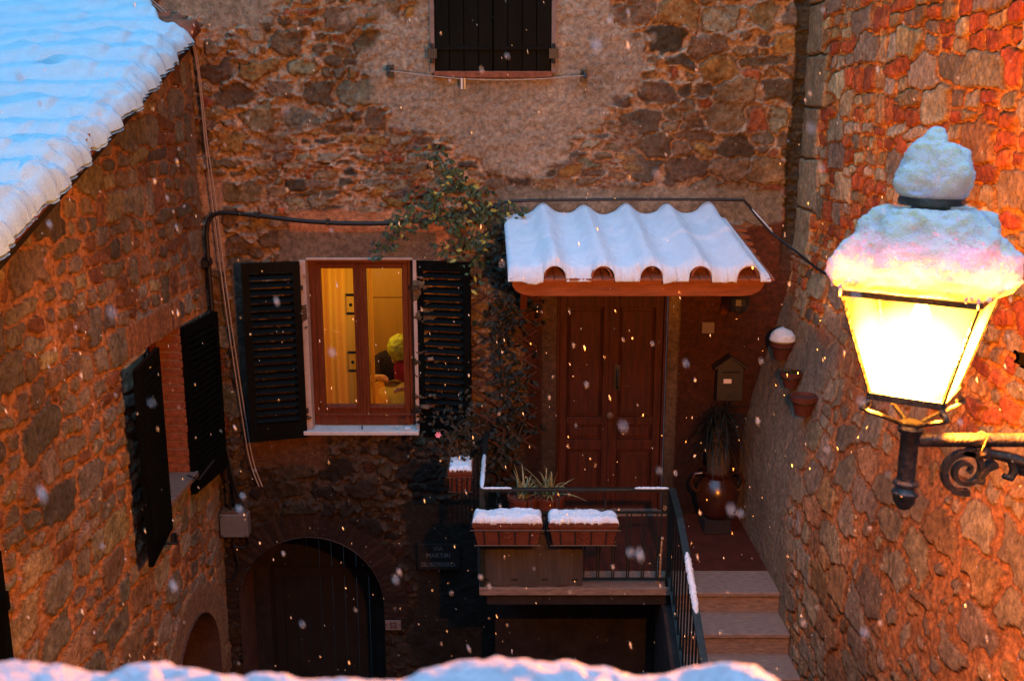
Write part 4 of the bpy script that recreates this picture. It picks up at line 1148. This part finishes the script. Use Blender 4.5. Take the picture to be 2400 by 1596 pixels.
def box_snow(name, label, c, L, D, hgt, seed):
    u, v = np.meshgrid(np.linspace(-1, 1, 80), np.linspace(-1, 1, 34), indexing='ij')
    wob = .012 * fbm(u * 3, v * 2, seed, 3); 
    X = c[0] + u * L / 2 + .010 * fbm(v * 3, u * 6, seed + 7, 3) * np.abs(u); Y = c[1] + v * D / 2 + .016 * fbm(u * 9, v * 2, seed + 8, 4) * np.abs(v)
    d = np.minimum((1 - np.abs(u)) * L / 2, (1 - np.abs(v)) * D / 2 + .002)
    th = (hgt + .55 * hgt * fbm(X * 7, Y * 7, seed + 1, 4) + .004 * fbm(X * 40, Y * 40, seed + 2, 2)) * roundf(d, .045)
    bite = sstep(.55, 1., v) * np.maximum(0, fbm(u * 3, v * 0, seed + 4, 3) + .15)
    th = th * (1 - .9 * np.clip(bite * 1.6, 0, 1))
    P = np.stack([X, Y, c[2] + th], -1); B = np.stack([X, Y, np.full_like(X, c[2] - .004)], -1)
    return snow_obj(name, label, P, B)
bxY = 7.375; BZ = 3.035
fb = thing('flower_box', 'terracotta flower box in wire rack at left end of railing', 'flower box', (-.035, bxY, BZ), 'terracotta flower boxes hung on the railing')
local_build(trough(fb, .52, .19, .19), 'trough', M['terracotta'], fb, bevel=.004)
local_build(rack(.52, .19, .19), 'rack', M['black'], fb)
fb2 = copy_tree(fb); fb2.location = (.545, bxY, BZ); fb2['label'] = 'terracotta flower box in wire rack right of the other'
box_snow('snow_cover', 'snow filling the left flower box on the railing', (-.035, bxY, BZ + .183), .53, .20, .055, 401)
box_snow('snow_cover', 'snow filling the right flower box on the railing', (.545, bxY, BZ + .183), .53, .20, .050, 407)
sp = thing('planter', 'small snow topped terracotta planter end on beside dark pillar', 'planter', (-.41, 7.78, 3.33))
local_build(trough(sp, .18, .30, .19), 'trough', M['terracotta'], sp, bevel=.004)
local_build(rack(.18, .30, .19), 'rack', M['black'], sp)
box_snow('snow_cover', 'snow on the small planter left of the railing corner', (-.41, 7.78, 3.513), .18, .31, .035, 413)

# ------------------------------------------------------------------ plants
def blade(b, base, yaw, ln, arch, w, droop, n=9):
    base = Vector(base); d = Vector((math.cos(yaw), math.sin(yaw), 0)); s_ = Vector((-d.y, d.x, 0)); vs = []
    for k in range(n + 1):
        t = k / n
        p = base + d * (ln * math.sin(arch) * t) + Vector((0, 0, ln * (math.cos(arch) * t - droop * t * t)))
        ww = w * (1 - t) ** .6 * (.5 + .5 * min(1, t * 6))
        vs += [p - s_ * ww / 2, p + s_ * ww / 2 + Vector((0, 0, ww * .15))]
    b.add(vs, [(2 * k, 2 * k + 1, 2 * k + 3, 2 * k + 2) for k in range(n)])
def spider(label, c, ang, seed, nb=34, ln=.34, group=None):
    rnd = random.Random(seed)
    o = thing('spider_plant', label, 'plant', (c[0], c[1], 2.6), group)
    b = MB(); b.lathe([(.09, 2.6), (.10, 2.62), (.12, c[2] - .03), (.13, c[2] - .03), (.13, c[2]), (.115, c[2]), (.11, c[2] - .03), (.005, c[2] - .03)], (c[0], c[1], 0), 20); b.build('pot', M['terracotta'], o, smooth=True)
    b = MB()
    for i in range(nb):
        blade(b, (c[0] + rnd.uniform(-.04, .04), c[1] + rnd.uniform(-.04, .04), c[2] - .02), rnd.uniform(0, 2 * PI), ln * rnd.uniform(.6, 1.15), R(rnd.uniform(6, ang)), .020, rnd.uniform(.25, .8))
    b.build('leaves', M['blade'], o, smooth=True, fix=False)
spider('upright striped spider plant behind the left flower box', (.09, 7.74, 3.27), 32, 4)
spider('arching striped spider plant behind gap between flower boxes', (.30, 7.76, 3.27), 68, 9, 44, .36)
# urn with grass like plant
ur = thing('urn', 'glazed two handled terracotta urn with bushy dark plant by the door', 'urn', (1.83, 8.62, 2.60))
b = MB(); b.lathe([(.09, 2.730), (.11, 2.735), (.15, 2.790), (.185, 2.890), (.19, 2.950), (.175, 3.020), (.13, 3.080), (.115, 3.100), (.12, 3.130), (.145, 3.150), (.145, 3.165), (.12, 3.160), (.10, 3.110), (.004, 3.110)], (1.83, 8.62, 0), 30); b.build('body', M['glaze'], ur, smooth=True)
for sx in (-1, 1):
    b = MB(); b.tube([(1.83 + sx * .13, 8.62, 3.140), (1.83 + sx * .20, 8.62, 3.130), (1.83 + sx * .235, 8.62, 3.060), (1.83 + sx * .21, 8.62, 2.990), (1.83 + sx * .18, 8.62, 2.960)], .014, 8); b.build('handle', M['glaze'], ur, smooth=True)
b = MB(); b.lathe([(.10, 3.130), (.105, 3.330), (.07, 3.550), (.03, 3.630)], (1.83, 8.62, 0), 14); b.build('stump', M['stem'], ur, smooth=True)
rnd = random.Random(12); b = MB()
for i in range(420):
    cz = rnd.uniform(3.380, 3.710)
    blade(b, (1.80 + rnd.uniform(-.08, .08), 8.60 + rnd.uniform(-.08, .08), cz), rnd.uniform(0, 2 * PI), rnd.uniform(.18, .40), R(rnd.uniform(10, 95)), .009, rnd.uniform(.3, 1.3), 7)
for i in range(26):
    blade(b, (1.86, 8.58, 3.680), rnd.uniform(-1.9, .6), rnd.uniform(.4, .62), R(rnd.uniform(20, 75)), .008, rnd.uniform(.5, 1.2), 9)
b.build('leaves', M['dleaf'], ur, smooth=True, fix=False)
b = MB(); b.box(1.71, 1.95, 8.50, 8.74, 2.60, 2.728); b.build('stand', M['dark'], ur, bevel=.006)

def leaf(b, p, d, nrm, ln, w):
    d = Vector(d).normalized(); s_ = d.cross(Vector(nrm)).normalized(); nn = s_.cross(d)
    p = Vector(p)
    vs = [p, p + d * ln * .35 - s_ * w / 2 + nn * w * .12, p + d * ln * .35 + s_ * w / 2 + nn * w * .12, p + d * ln * .75 - s_ * w * .32, p + d * ln * .75 + s_ * w * .32, p + d * ln - nn * w * .2, p + d * ln * .35, p + d * ln * .75 - nn * w * .04]
    b.add(vs, [(0, 6, 1), (0, 2, 6), (1, 6, 7, 3), (6, 2, 4, 7), (3, 7, 5), (7, 4, 5)])
def vine(name, label, stems, nl, size, mleaf, myel, yfrac, seed, spread=.05, rad=.006):
    rnd = random.Random(seed)
    o = thing(name, label, 'plant', stems[0][0])
    b = MB(); bl = MB(); by = MB()
    for st in stems:
        pts = [Vector(p) for p in st]
        sm = []
        for k in range(len(pts) - 1):
            for q in range(4):
                t = q / 4; p = pts[k].lerp(pts[k + 1], t)
                sm.append(p + Vector((rnd.uniform(-.008, .008), rnd.uniform(-.006, .006), rnd.uniform(-.008, .008))))
        sm.append(pts[-1])
        b.tube(sm, [rad * (1 - .6 * i / len(sm)) for i in range(len(sm))], 6)
        L_ = sum((q - p).length for p, q in zip(pts[:-1], pts[1:]))
        for i in range(int(nl * L_)):
            p = rnd.choice(sm) + Vector((rnd.gauss(0, spread), rnd.uniform(-.06, .0), rnd.gauss(0, spread)))
            d = Vector((rnd.uniform(-1, 1), rnd.uniform(-.5, .1), rnd.uniform(-1, .5)))
            nrm = Vector((rnd.uniform(-.5, .5), -1, rnd.uniform(.0, .9)))
            leaf(by if rnd.random() < yfrac else bl, p, d, nrm, size * rnd.uniform(.6, 1.2), size * rnd.uniform(.35, .55))
    b.build('stem', M['stem'], o, smooth=True)
    bl.build('leaves', mleaf, o, fix=False)
    if by.f: 
        q = by.build('leaves', myel, o, fix=False); q['label'] = 'yellowing leaves'
    return o
Yv = 8.88
vine('climbing_vine', 'leafy green and yellow vine hanging on cable above the lit window', [
    [(-.05, Yv, 5.40), (-.25, Yv, 5.42), (-.5, Yv - .02, 5.36), (-.75, Yv, 5.34), (-1.0, Yv, 5.30)],
    [(-.25, Yv, 5.42), (-.35, Yv, 5.60), (-.48, Yv, 5.70), (-.62, Yv, 5.88), (-.68, Yv, 6.0)],
    [(-.55, Yv - .02, 5.38), (-.62, Yv, 5.52), (-.75, Yv, 5.55), (-.85, Yv, 5.48)],
    [(-.5, Yv, 5.36), (-.42, Yv, 5.2), (-.48, Yv, 5.08), (-.60, Yv, 5.12)],
    [(-.2, Yv, 5.40), (-.22, Yv, 5.2), (-.3, Yv, 5.0), (-.33, Yv - .02, 4.8)],
    [(-.95, Yv, 5.30), (-1.05, Yv, 5.2), (-1.15, Yv, 5.05)],
    [(-.1, Yv, 5.42), (.03, Yv - .02, 5.44), (.10, Yv - .03, 5.40)],
    [(-.68, Yv, 5.40), (-.60, Yv, 5.60), (-.42, Yv, 5.66), (-.27, Yv, 5.5)],
    ], 110, .062, M['leaf'], M['yleaf'], .09, 21, .055)
tr = thing('trellis', 'wooden diamond trellis on the wall between shutter and door', 'trellis', (-.08, 8.9, 3.3))
b = MB(); xa, xb, za, zb_ = -.36, .22, 3.25, 4.90
for sgn in (1, -1):
    for k in range(-8, 18):
        c0 = za + k * .19
        seg = []
        for q in range(61):
            x = xa + (xb - xa) * q / 60; z = c0 + sgn * .62 * (x - xa)
            if za <= z <= zb_: seg.append((x, z))
        if len(seg) > 3: b.bar((seg[0][0], 8.905 + .006 * sgn, seg[0][1]), (seg[-1][0], 8.905 + .006 * sgn, seg[-1][1]), .008, .014, (0, 0, 1))
b.build('lattice', M['lattice'], tr)
vine('climbing_vine', 'dark bushy vine growing up the trellis beside the door', [
    [(-.15, Yv, 2.6), (-.1, Yv, 3.2), (-.05, Yv, 3.7), (-.1, Yv, 4.2), (-.05, Yv, 4.6), (-.12, Yv, 5.0), (-.15, Yv, 5.35)],
    [(-.05, Yv, 3.7), (.08, Yv, 3.9), (.12, Yv, 4.1)], [(-.1, Yv, 4.2), (.02, Yv, 4.5), (.1, Yv, 4.55), (.2, Yv, 4.58)],
    [(-.05, Yv, 4.6), (-.2, Yv, 4.45)], [(-.1, Yv, 3.2), (.06, Yv, 3.4), (.14, Yv, 3.62)], [(-.12, Yv, 4.95), (-.02, Yv, 4.8), (.08, Yv, 4.75)]],
    100, .075, M['dleaf'], M['dleaf'], 0, 33, .075, .010)
pf = vine('flowering_plant', 'dark trailing plant with a single pink flower above small planter', [
    [(-.42, 7.80, 3.55), (-.45, 7.85, 3.75), (-.5, 7.9, 3.9)], [(-.40, 7.82, 3.55), (-.36, 7.9, 3.8), (-.33, 7.95, 4.0)], [(-.45, 7.85, 3.7), (-.55, 7.82, 3.8), (-.62, 7.8, 3.78)]],
    190, .055, M['dleaf'], M['dleaf'], 0, 44, .07)
M['pink'] = mat('pink_petal', (.6, .25, .38), .6, .1, 20, .05)
b = MB()
for k in range(6): leaf(b, (-.585, 7.76, 3.77), (math.cos(k), -.3, math.sin(k)), (0, -1, 0), .028, .022)
b.build('flower', M['pink'], pf, fix=False)

# ------------------------------------------------------------------ pots on the right wall, mailbox, small things
WP = [(2.28, 8.42, 4.36), (2.24, 7.95, 4.22), (2.21, 7.46, 4.16)]
def wpot(label, p, r, snow=None, leaves=0, seed=0):
    o = thing('wall_pot', label, 'flower pot', p, 'terracotta pots fixed to the right wall')
    b = MB(); b.lathe([(r * .55, -r * 1.3), (r * .6, -r * 1.32), (r * .9, -.02), (r * 1.05, -.02), (r * 1.05, .02), (r * .9, .02), (r * .85, 0), (.003, 0)], (0, 0, 0), 20)
    local_build(b, 'pot', M['pot'], o, smooth=True)
    b = MB(); b.tube([(r * .9 * math.cos(a), r * .9 * math.sin(a), -.03) for a in [k * PI / 8 for k in range(17)]], .006, 6); b.bar((r * .8, 0, -.03), (r + .14, 0, -.03), .012, .012)
    local_build(b, 'ring_bracket', M['black'], o)
    if leaves:
        rnd = random.Random(seed); b = MB()
        for i in range(leaves):
            a = rnd.uniform(0, 2 * PI); leaf(b, (rnd.uniform(-.5, .5) * r, rnd.uniform(-.5, .5) * r, 0), (math.cos(a), math.sin(a), rnd.uniform(.1, 1)), (0, 0, 1), .06, .03)
        local_build(b, 'leaves', M['leaf'], o, fix=False)
    return o
wpot('snow capped pot on right wall, highest of the wall pots', WP[0], .10)
pr = refine([(.02, -.005, 0), (.09, 0, 0), (.11, .02, 0), (.10, .06, 0), (.07, .10, 0), (.03, .125, 0), (.003, .13, 0)])
b = mound(pr, (WP[0][0], WP[0][1], WP[0][2] + .015), 60, 2, 0, .012, 15.0); o = b.build('snow_heap', M['snow'], None, smooth=True); tag(o, 'snow heap on the highest pot of the right wall', 'snow')
wpot('pot with a little green growth on right wall, middle of three', WP[1], .085, leaves=16, seed=3)
wpot('bare reddish pot on right wall, lowest of three', WP[2], .10)
mbx = thing('mailbox', 'dark metal mailbox with pale name label beside the door', 'mailbox', (1.95, 8.9, 3.9))
b = MB(); b.prism([(1.83, 3.74), (2.06, 3.74), (2.06, 4.05), (1.945, 4.13), (1.83, 4.05)], lambda u, v, w: (u, w, v), 8.82, 8.93); b.build('body', M['black'], mbx, bevel=.004)
b = MB(); b.prism([(1.80, 4.05), (1.945, 4.155), (2.09, 4.05), (2.09, 4.035), (1.945, 4.138), (1.80, 4.035)], lambda u, v, w: (u, w, v), 8.79, 8.94); b.build('roof', M['black'], mbx)
b = MB(); b.box(1.885, 1.955, 8.814, 8.819, 3.905, 3.945); b.build('name_label', M['white'], mbx)
b = MB(); b.box(1.86, 2.03, 8.812, 8.819, 4.0, 4.015); b.build('letter_slot', M['dark'], mbx)
b = MB(); b.box(1.70, 1.81, 8.955, 8.972, 4.33, 4.43); tag(b.build('wall_tile', M['numplate'], None, bevel=.004), 'small pale square tile on wall above the mailbox', 'tile')
hl = thing('hanging_pot', 'dark round pot hanging under right end of the canopy', 'hanging pot', (1.86, 8.25, 4.72))
b = MB(); b.lathe([(.03, 4.66), (.07, 4.68), (.085, 4.73), (.08, 4.78), (.06, 4.80), (.05, 4.79), (.004, 4.78)], (1.86, 8.25, 0), 12); b.build('bowl', M['black'], hl)
b = MB(); b.tube([(1.86, 8.25, 5.05), (1.86, 8.25, 4.79)], .004, 5); b.build('chain', M['black'], hl)
ls = thing('leaning_stick', 'pale speckled stick leaning by the landing corner post', 'stick', (1.16, 7.56, 2.6))
b = MB(); b.tube([(1.165, 7.56, 2.60), (1.175, 7.57, 2.75), (1.19, 7.58, 2.96)], [.016, .018, .010], 9); b.lathe([(.012, 0), (.018, .012), (.012, .025), (.003, .028)], (1.19, 7.58, 2.955), 12); b.build('stick', mat('speckled_stick', (.30, .27, .25), .4, .9, 60, .5, 60, dark=(.02, .02, .02)), ls, smooth=True)
# ------------------------------------------------------------------ cables, box, signs, clothes line
def smooth_path(pts, k=6):
    pts = [Vector(p) for p in pts]; out = []
    for i in range(len(pts) - 1):
        p0 = pts[max(0, i - 1)]; p1 = pts[i]; p2 = pts[i + 1]; p3 = pts[min(len(pts) - 1, i + 2)]
        for q in range(k):
            t = q / k
            out.append(.5 * ((2 * p1) + (p2 - p0) * t + (2 * p0 - 5 * p1 + 4 * p2 - p3) * t * t + (3 * p1 - p0 - 3 * p2 + p3) * t ** 3))
    out.append(pts[-1]); return out
Yk = 8.90
cb = thing('cable', 'thick black cable bending across facade from grey box to canopy', 'cable', (-2.6, Yk, 2.7))
b = MB(); b.tube(smooth_path([(-2.55, Yk, 2.68), (-2.57, Yk, 2.95), (-2.64, Yk, 3.3), (-2.655, Yk, 3.8), (-2.655, Yk, 4.6), (-2.66, Yk, 5.1), (-2.655, Yk, 5.26), (-2.61, Yk, 5.375), (-2.49, Yk, 5.41), (-2.2, Yk, 5.385), (-1.82, Yk, 5.34), (-1.4, Yk, 5.318), (-.98, Yk, 5.325), (-.55, Yk, 5.37), (-.09, Yk, 5.48)]), .019, 10); b.build('trunk', M['cable'], cb, smooth=True)
b = MB(); b.tube(smooth_path([(-.09, Yk, 5.48), (.05, Yk, 5.512), (1.0, Yk, 5.525), (1.9, Yk, 5.52), (2.02, Yk, 5.50), (2.12, Yk - .03, 5.38), (2.25, Yk - .08, 5.24), (2.42, Yk - .3, 5.10), (2.47, 8.2, 5.03), (2.48, 7.7, 5.02)]), .011, 8); b.build('branch', M['cable'], cb, smooth=True)
for x0, x1, z0, z1 in [(x - .008, x + .008, z - .026, z + .026) for x, z in ((-2.2, 5.385), (-1.6, 5.327), (-.98, 5.325))] + [(-2.68, -2.63, z - .008, z + .008) for z in (3.6, 4.3)]:
    b = MB(); b.box(x0, x1, Yk - .024, 8.97, z0, z1); b.build('clip', M['black'], cb)
rail_snow('snow_strip', 'snow crusted along the cable right of the canopy', [(2.06, Yk - .01, 5.46), (2.12, Yk - .03, 5.392), (2.25, Yk - .08, 5.25)], .02, .012, 7)
for dx, lab in ((0, 'pale thin wire hanging down left part of facade, left strand'), (.03, 'pale thin wire hanging down left part of facade, right strand')):
    b = MB(); b.tube(smooth_path([(-3.05 + dx, Yk, 7.2), (-2.86 + dx, Yk, 7.03), (-2.70 + dx * .6, Yk - .01, 6.89), (-2.645 + dx * .4, Yk, 6.62), (-2.62 + dx * .6, Yk, 6.0), (-2.59 + dx, Yk, 5.48), (-2.535 + dx, Yk, 4.6), (-2.45 + dx, Yk, 3.6), (-2.40 + dx, Yk, 3.15), (-2.33 + dx, Yk, 2.90)]), .006, 6)
    tag(b.build('wire', M['white_cable'], None, smooth=True), lab, 'wire')
gb = thing('junction_box', 'grey junction box on the facade left of the archway', 'junction box', (-2.57, 8.9, 2.5))
b = MB(); b.box(-2.70, -2.44, 8.84, 8.96, 2.42, 2.65); b.build('case', M['greybox'], gb, bevel=.012)
for x in (-2.68, -2.46):
    for z in (2.44, 2.63):
        b = MB(); b.lathe([(.008, 0), (.008, .006), (.002, .008)], (x, 8.84, z), 8, Matrix.Rotation(R(90), 3, 'X')); b.build('screw', M['black'], gb)
b = MB(); b.box(-2.685, -2.455, 8.845, 8.95, 2.66, 2.675); b.build('rain_lip', M['gutter'], gb)
cd = thing('cable', 'thin black cables running down into and below the grey box', 'cable', (-2.5, Yk, 2.2))
b = MB(); b.tube(smooth_path([(-2.645, Yk, 3.5), (-2.62, Yk - .03, 3.1), (-2.60, Yk - .03, 2.85), (-2.61, Yk - .02, 2.74), (-2.60, Yk, 2.66)]), .009, 7)
b.tube(smooth_path([(-2.64, Yk - .02, 3.55), (-2.57, Yk - .05, 3.15), (-2.53, Yk - .05, 2.9), (-2.475, Yk - .02, 2.66)]), .011, 7); b.build('feed', M['cable'], cd, smooth=True)
b = MB(); b.tube(smooth_path([(-2.46, Yk, 2.42), (-2.45, Yk, 2.34), (-2.50, Yk, 2.30), (-2.6, Yk, 2.31)]), .010, 7); b.tube(smooth_path([(-2.60, Yk, 2.42), (-2.58, Yk, 2.25), (-2.56, Yk, 2.10), (-2.62, Yk, 1.98), (-2.70, Yk, 1.95)]), .008, 7); b.build('loop', M['cable'], cd, smooth=True)
b = MB(); b.lathe([(.034, 0), (.048, 0), (.048, -.09), (.034, -.09)], (-2.69, 8.93, 4.975), 20, Matrix.Rotation(R(90), 3, 'X') , cap=False)
vp = thing('vent_pipe', 'short dark pipe end sticking out of wall beside cable', 'pipe', (-2.69, 8.93, 4.975))
b = MB(); b.tube([(-2.69, 8.98, 4.975), (-2.69, 8.86, 4.97)], .048, 20, cap=False); b.tube([(-2.69, 8.86, 4.97), (-2.69, 8.94, 4.975)], .038, 20); b.build('sleeve', M['black'], vp, smooth=True)
# clothes line
cl = thing('clothes_line', 'washing line strung between two wall hooks under the closed shutters', 'clothes line', (-.2, 8.85, 6.55))
b = MB(); pts = [(-1.03 + 1.64 * k / 24, 8.83, 6.60 - .04 * k / 24 - .055 * math.sin(PI * k / 24)) for k in range(25)]
b.tube(pts, .0045, 6); b.build('line', M['white_cable'], cl, smooth=True)
for x, z in ((-1.03, 6.60), (.61, 6.56)):
    b = MB(); b.tube([(x, 8.97, z + .02), (x, 8.83, z + .015), (x, 8.82, z - .02)], .012, 8); b.box(x - .03, x + .03, 8.94, 8.97, z - .05, z + .05); b.build('hook', M['black'], cl)
def peg(x, m, lab):
    o = thing('clothespin', lab, 'clothespin', (x, 8.83, 6.52), 'clothespins on the washing line')
    for s_ in (-1, 1):
        b = MB(); b.prism([(-.004, .02), (.004, .02), (.006 , -.02), (.003, -.07), (-.003, -.07)], lambda u, v, w: (w, s_ * (.007 + .003 * (v < -.03)) + u, v), -.007, .007)
        local_build(b, 'jaw', m, o)
    return o
peg(-.42, M['white'], 'pale plastic clothespin on washing line, left of the pair')
peg(-.395, M['peg'], 'wooden coloured clothespin on washing line, right of the pair')
# street plaque and house number
def text_obj(s, size, loc, m, parent, name='lettering', rot=(R(90), 0, 0), sx=1.0):
    cu_ = bpy.data.curves.new(name, 'FONT'); cu_.body = s; cu_.size = size; cu_.align_x = 'CENTER'; cu_.align_y = 'CENTER'; cu_.extrude = .0012
    t_ = bpy.data.objects.new(name, cu_); col.objects.link(t_)
    dg = bpy.context.evaluated_depsgraph_get(); me = bpy.data.meshes.new_from_object(t_.evaluated_get(dg))
    bpy.data.objects.remove(t_)
    me.materials.clear(); me.materials.append(m)
    o = bpy.data.objects.new(name, me); col.objects.link(o)
    o.location = loc; o.rotation_euler = rot; o.scale = (sx, 1, 1)
    bpy.context.view_layer.update()
    o.parent = parent; o.matrix_parent_inverse = Matrix.Translation(parent.location).inverted()
    return o
sg = thing('street_sign', 'dark street name plaque with worn grey lettering right of archway', 'street sign', (-.69, 8.9, 2.2))
b = MB(); b.box(-.885, -.49, 8.90, 8.925, 2.075, 2.33); b.build('plaque', M['plate'], sg, bevel=.003)
text_obj('VIA', .058, (-.69, 8.898, 2.285), M['letter'], sg)
text_obj('MARTIRI', .064, (-.69, 8.898, 2.215), M['letter'], sg, sx=.95)
text_obj("DELL'INDIPENDENZA", .060, (-.69, 8.898, 2.125), M['letter'], sg, sx=.56)
nb = thing('house_number', 'small pale house number plate at right foot of archway', 'number plate', (-1.135, 8.9, 1.485))
b = MB(); b.box(-1.21, -1.06, 8.93, 8.945, 1.435, 1.535); b.build('plate', M['numplate'], nb, bevel=.003)
text_obj('52', .075, (-1.135, 8.928, 1.485), M['plate'], nb)
for x in (-1.20, -1.07):
    b = MB(); b.lathe([(.006, 0), (.006, .003)], (x, 8.93, 1.485), 8, Matrix.Rotation(R(90), 3, 'X')); b.build('screw', M['black'], nb)
sh_ = MB(); sh_.lathe([(.004, 0), (.035, .004), (.03, .016), (.004, .022)], (-.955, 8.95, 3.438), 14); tag(sh_.build('snow_clump', M['snow'], None, smooth=True), 'tiny snow lump on right end of lit window sill', 'snow')

# ------------------------------------------------------------------ ground, and the house the picture is taken from
b = MB(); b.add([(-60, -60, 0), (60, -60, 0), (60, 80, 0), (-60, 80, 0)], [(0, 1, 2, 3)]); tag(b.build('ground', M['ground'], None), kind='structure')
nh = thing('stone_house', 'near house with snowy window ledge along bottom of view', 'house', (0, -.3, 0))
b = MB(); b.box(-6, 4, -.45, .55, 0, 5.70); b.build('wall', M['plaster'], nh)
b = MB(); b.box(-1.2, 1.6, .0, .74, 5.70, 5.798); b.build('ledge', M['travertine'], nh, bevel=.01)
u, v = np.meshgrid(np.linspace(-1.1, 1.1, 420), np.linspace(.12, .80, 110), indexing='ij')
edge = .030 * fbm(u * 5, v * 0, 501, 4) + .010 * fbm(u * 30, v * 0, 502, 3)
Yg = v + edge * sstep(.5, .8, v)
crest = .7 * (.020 * np.exp(-((u + .01) / .06) ** 2) + .026 * np.exp(-((u - .178) / .034) ** 2) + .018 * sstep(-.06, -.42, u) - .10 * sstep(.205, .28, u) + .012 * np.exp(-((u + .40) / .06) ** 2) - .006 * np.exp(-((u - .12) / .04) ** 2))
th = (.054 + crest + .008 * fbm(u * 6, v * 6, 503, 4) + .006 * fbm(u * 30, v * 30, 504, 3) + .004 * fbm(u * 80, v * 80, 505, 2)) * roundf(.80 - v, .10) * roundf(v - .11, .05)
P = np.stack([u, Yg, 5.800 + th], -1); B = np.stack([u, Yg, np.full_like(u, 5.796)], -1)
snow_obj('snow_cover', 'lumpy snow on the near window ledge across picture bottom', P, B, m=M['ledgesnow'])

# ------------------------------------------------------------------ falling snow
rnd = random.Random(77); b = MB()
for i in range(FLAKES):
    d = rnd.uniform(1.2, 8.7) ; 
    x = rnd.uniform(-.56, .56) * d; z = 6.3 - .2215 * d + rnd.uniform(-.40, .40) * d
    if x < -2.5 or x > 2.05 or z < .2: continue
    r = rnd.choice([.0010, .0012, .0014, .0018, .0028]) * (.5 + .06 * d)
    fall = Vector((rnd.gauss(.22, .10), rnd.gauss(-.05, .1), -1)).normalized()
    q = fall.to_track_quat('Z', 'Y').to_matrix()
    el = rnd.uniform(2.0, 5.0)
    vs = [Vector((x, d, z)) + q @ Vector((a * r * rnd.uniform(.6, 1.3), b_ * r * rnd.uniform(.6, 1.3), c_ * r * el)) for a, b_, c_ in ((1, 0, 0), (-1, 0, 0), (0, 1, 0), (0, -1, 0), (.2, 0, 1), (0, .2, -1))]
    b.add(vs, [(0, 2, 4), (2, 1, 4), (1, 3, 4), (3, 0, 4), (2, 0, 5), (1, 2, 5), (3, 1, 5), (0, 3, 5)])
for i in range(70):
    d = rnd.uniform(.45, 1.3); p = Vector((rnd.uniform(-.5, .5) * d, d, 6.3 - .2215 * d + rnd.uniform(-.33, .33) * d)); r = rnd.uniform(.0007, .0016)
    vs = [p + Vector((t[0] * r, t[1] * r, t[2] * r * rnd.uniform(1.5, 4))) for t in ((1, 0, 0), (-1, 0, 0), (0, 1, 0), (0, -1, 0), (-.8, 0, 1), (.8, .2, -1))]
    b.add(vs, [(0, 2, 4), (2, 1, 4), (1, 3, 4), (3, 0, 4), (2, 0, 5), (1, 2, 5), (3, 1, 5), (0, 3, 5)])
for i in range(NEARF):
    r_ = .22 + .75 * rnd.random() ** 1.3
    dv = Vector((rnd.gauss(0, 1), rnd.gauss(0, 1), rnd.gauss(0, 1))).normalized() * r_
    p = Vector((1.12, 2.75, 5.68)) + dv
    r = rnd.uniform(.0004, .0009)
    vs = [p + Vector(t) * r for t in ((1, 0, 0), (-1, 0, 0), (0, 1, 0), (0, -1, 0), (0.2, 0, 1.8), (0, .2, -1.8))]
    b.add(vs, [(0, 2, 4), (2, 1, 4), (1, 3, 4), (3, 0, 4), (2, 0, 5), (1, 2, 5), (3, 1, 5), (0, 3, 5)])
tag(b.build('falling_snow', M['snow'], None, fix=False), 'wet snowflakes falling through the courtyard', 'snow', kind='stuff')
# ------------------------------------------------------------------ world, lights, camera
wd = bpy.data.worlds.new('World'); scene.world = wd; wd.use_nodes = True
nt = wd.node_tree; N, L = nt.nodes, nt.links
bg = nt.nodes['Background']
sky = N.new('ShaderNodeTexSky'); sky.sky_type = 'NISHITA'; sky.sun_disc = False
sky.sun_elevation = R(7.0); sky.sun_rotation = R(200)
sky.air_density = 1.3; sky.ozone_density = 3.0
tint = N.new('ShaderNodeMix'); tint.data_type = 'RGBA'; tint.blend_type = 'MULTIPLY'; tint.inputs[0].default_value = 1
tint.inputs[7].default_value = SKYTINT
L.new(sky.outputs[0], tint.inputs[6]); L.new(tint.outputs[2], bg.inputs['Color'])
bg.inputs['Strength'].default_value = SKYSTR
sl = bpy.data.lights.new('sun', 'SUN'); sl.energy = SUNE; sl.angle = R(80); sl.color = (.33, .63, 1.0)
so = bpy.data.objects.new('sun', sl); col.objects.link(so); so.rotation_euler = (R(18), 0, R(-20))
# sodium bulb in the lantern
pl = bpy.data.lights.new('lantern_bulb_light', 'POINT'); pl.energy = LAMPW; pl.color = (1, .27, .02); pl.shadow_soft_size = .045
po = bpy.data.objects.new('lantern_bulb_light', pl); col.objects.link(po); po.location = LAMP
# warm bulb in the room
rl = bpy.data.lights.new('room_light', 'POINT'); rl.energy = ROOMW; rl.color = (1, .66, .14); rl.shadow_soft_size = .12
ro = bpy.data.objects.new('room_light', rl); col.objects.link(ro); ro.location = (-1.55, 10.0, 4.75)
cam = bpy.data.cameras.new('camera'); cam.lens = 36; cam.sensor_width = 36; cam.clip_end = 200; cam.clip_start = .02
co = bpy.data.objects.new('camera', cam); col.objects.link(co)
co.location = (0, 0, 6.3); co.rotation_euler = (R(90 - 12.8), 0, 0)
cam.dof.use_dof = True; cam.dof.focus_distance = 6.5; cam.dof.aperture_fstop = 6.0
scene.camera = co
scene.view_settings.view_transform = 'Standard'; scene.view_settings.look = 'None'
scene.view_settings.exposure = 0; scene.view_settings.gamma = 1
scene.render.engine = 'CYCLES'
scene.cycles.use_denoising = True
try:
    scene.cycles.denoiser = 'OPENIMAGEDENOISE'
except Exception:
    pass
scene.cycles.max_bounces = 6; scene.cycles.diffuse_bounces = 4; scene.cycles.transparent_max_bounces = 12
scene.cycles.caustics_reflective = False; scene.cycles.caustics_refractive = False
scene.cycles.sample_clamp_indirect = 4
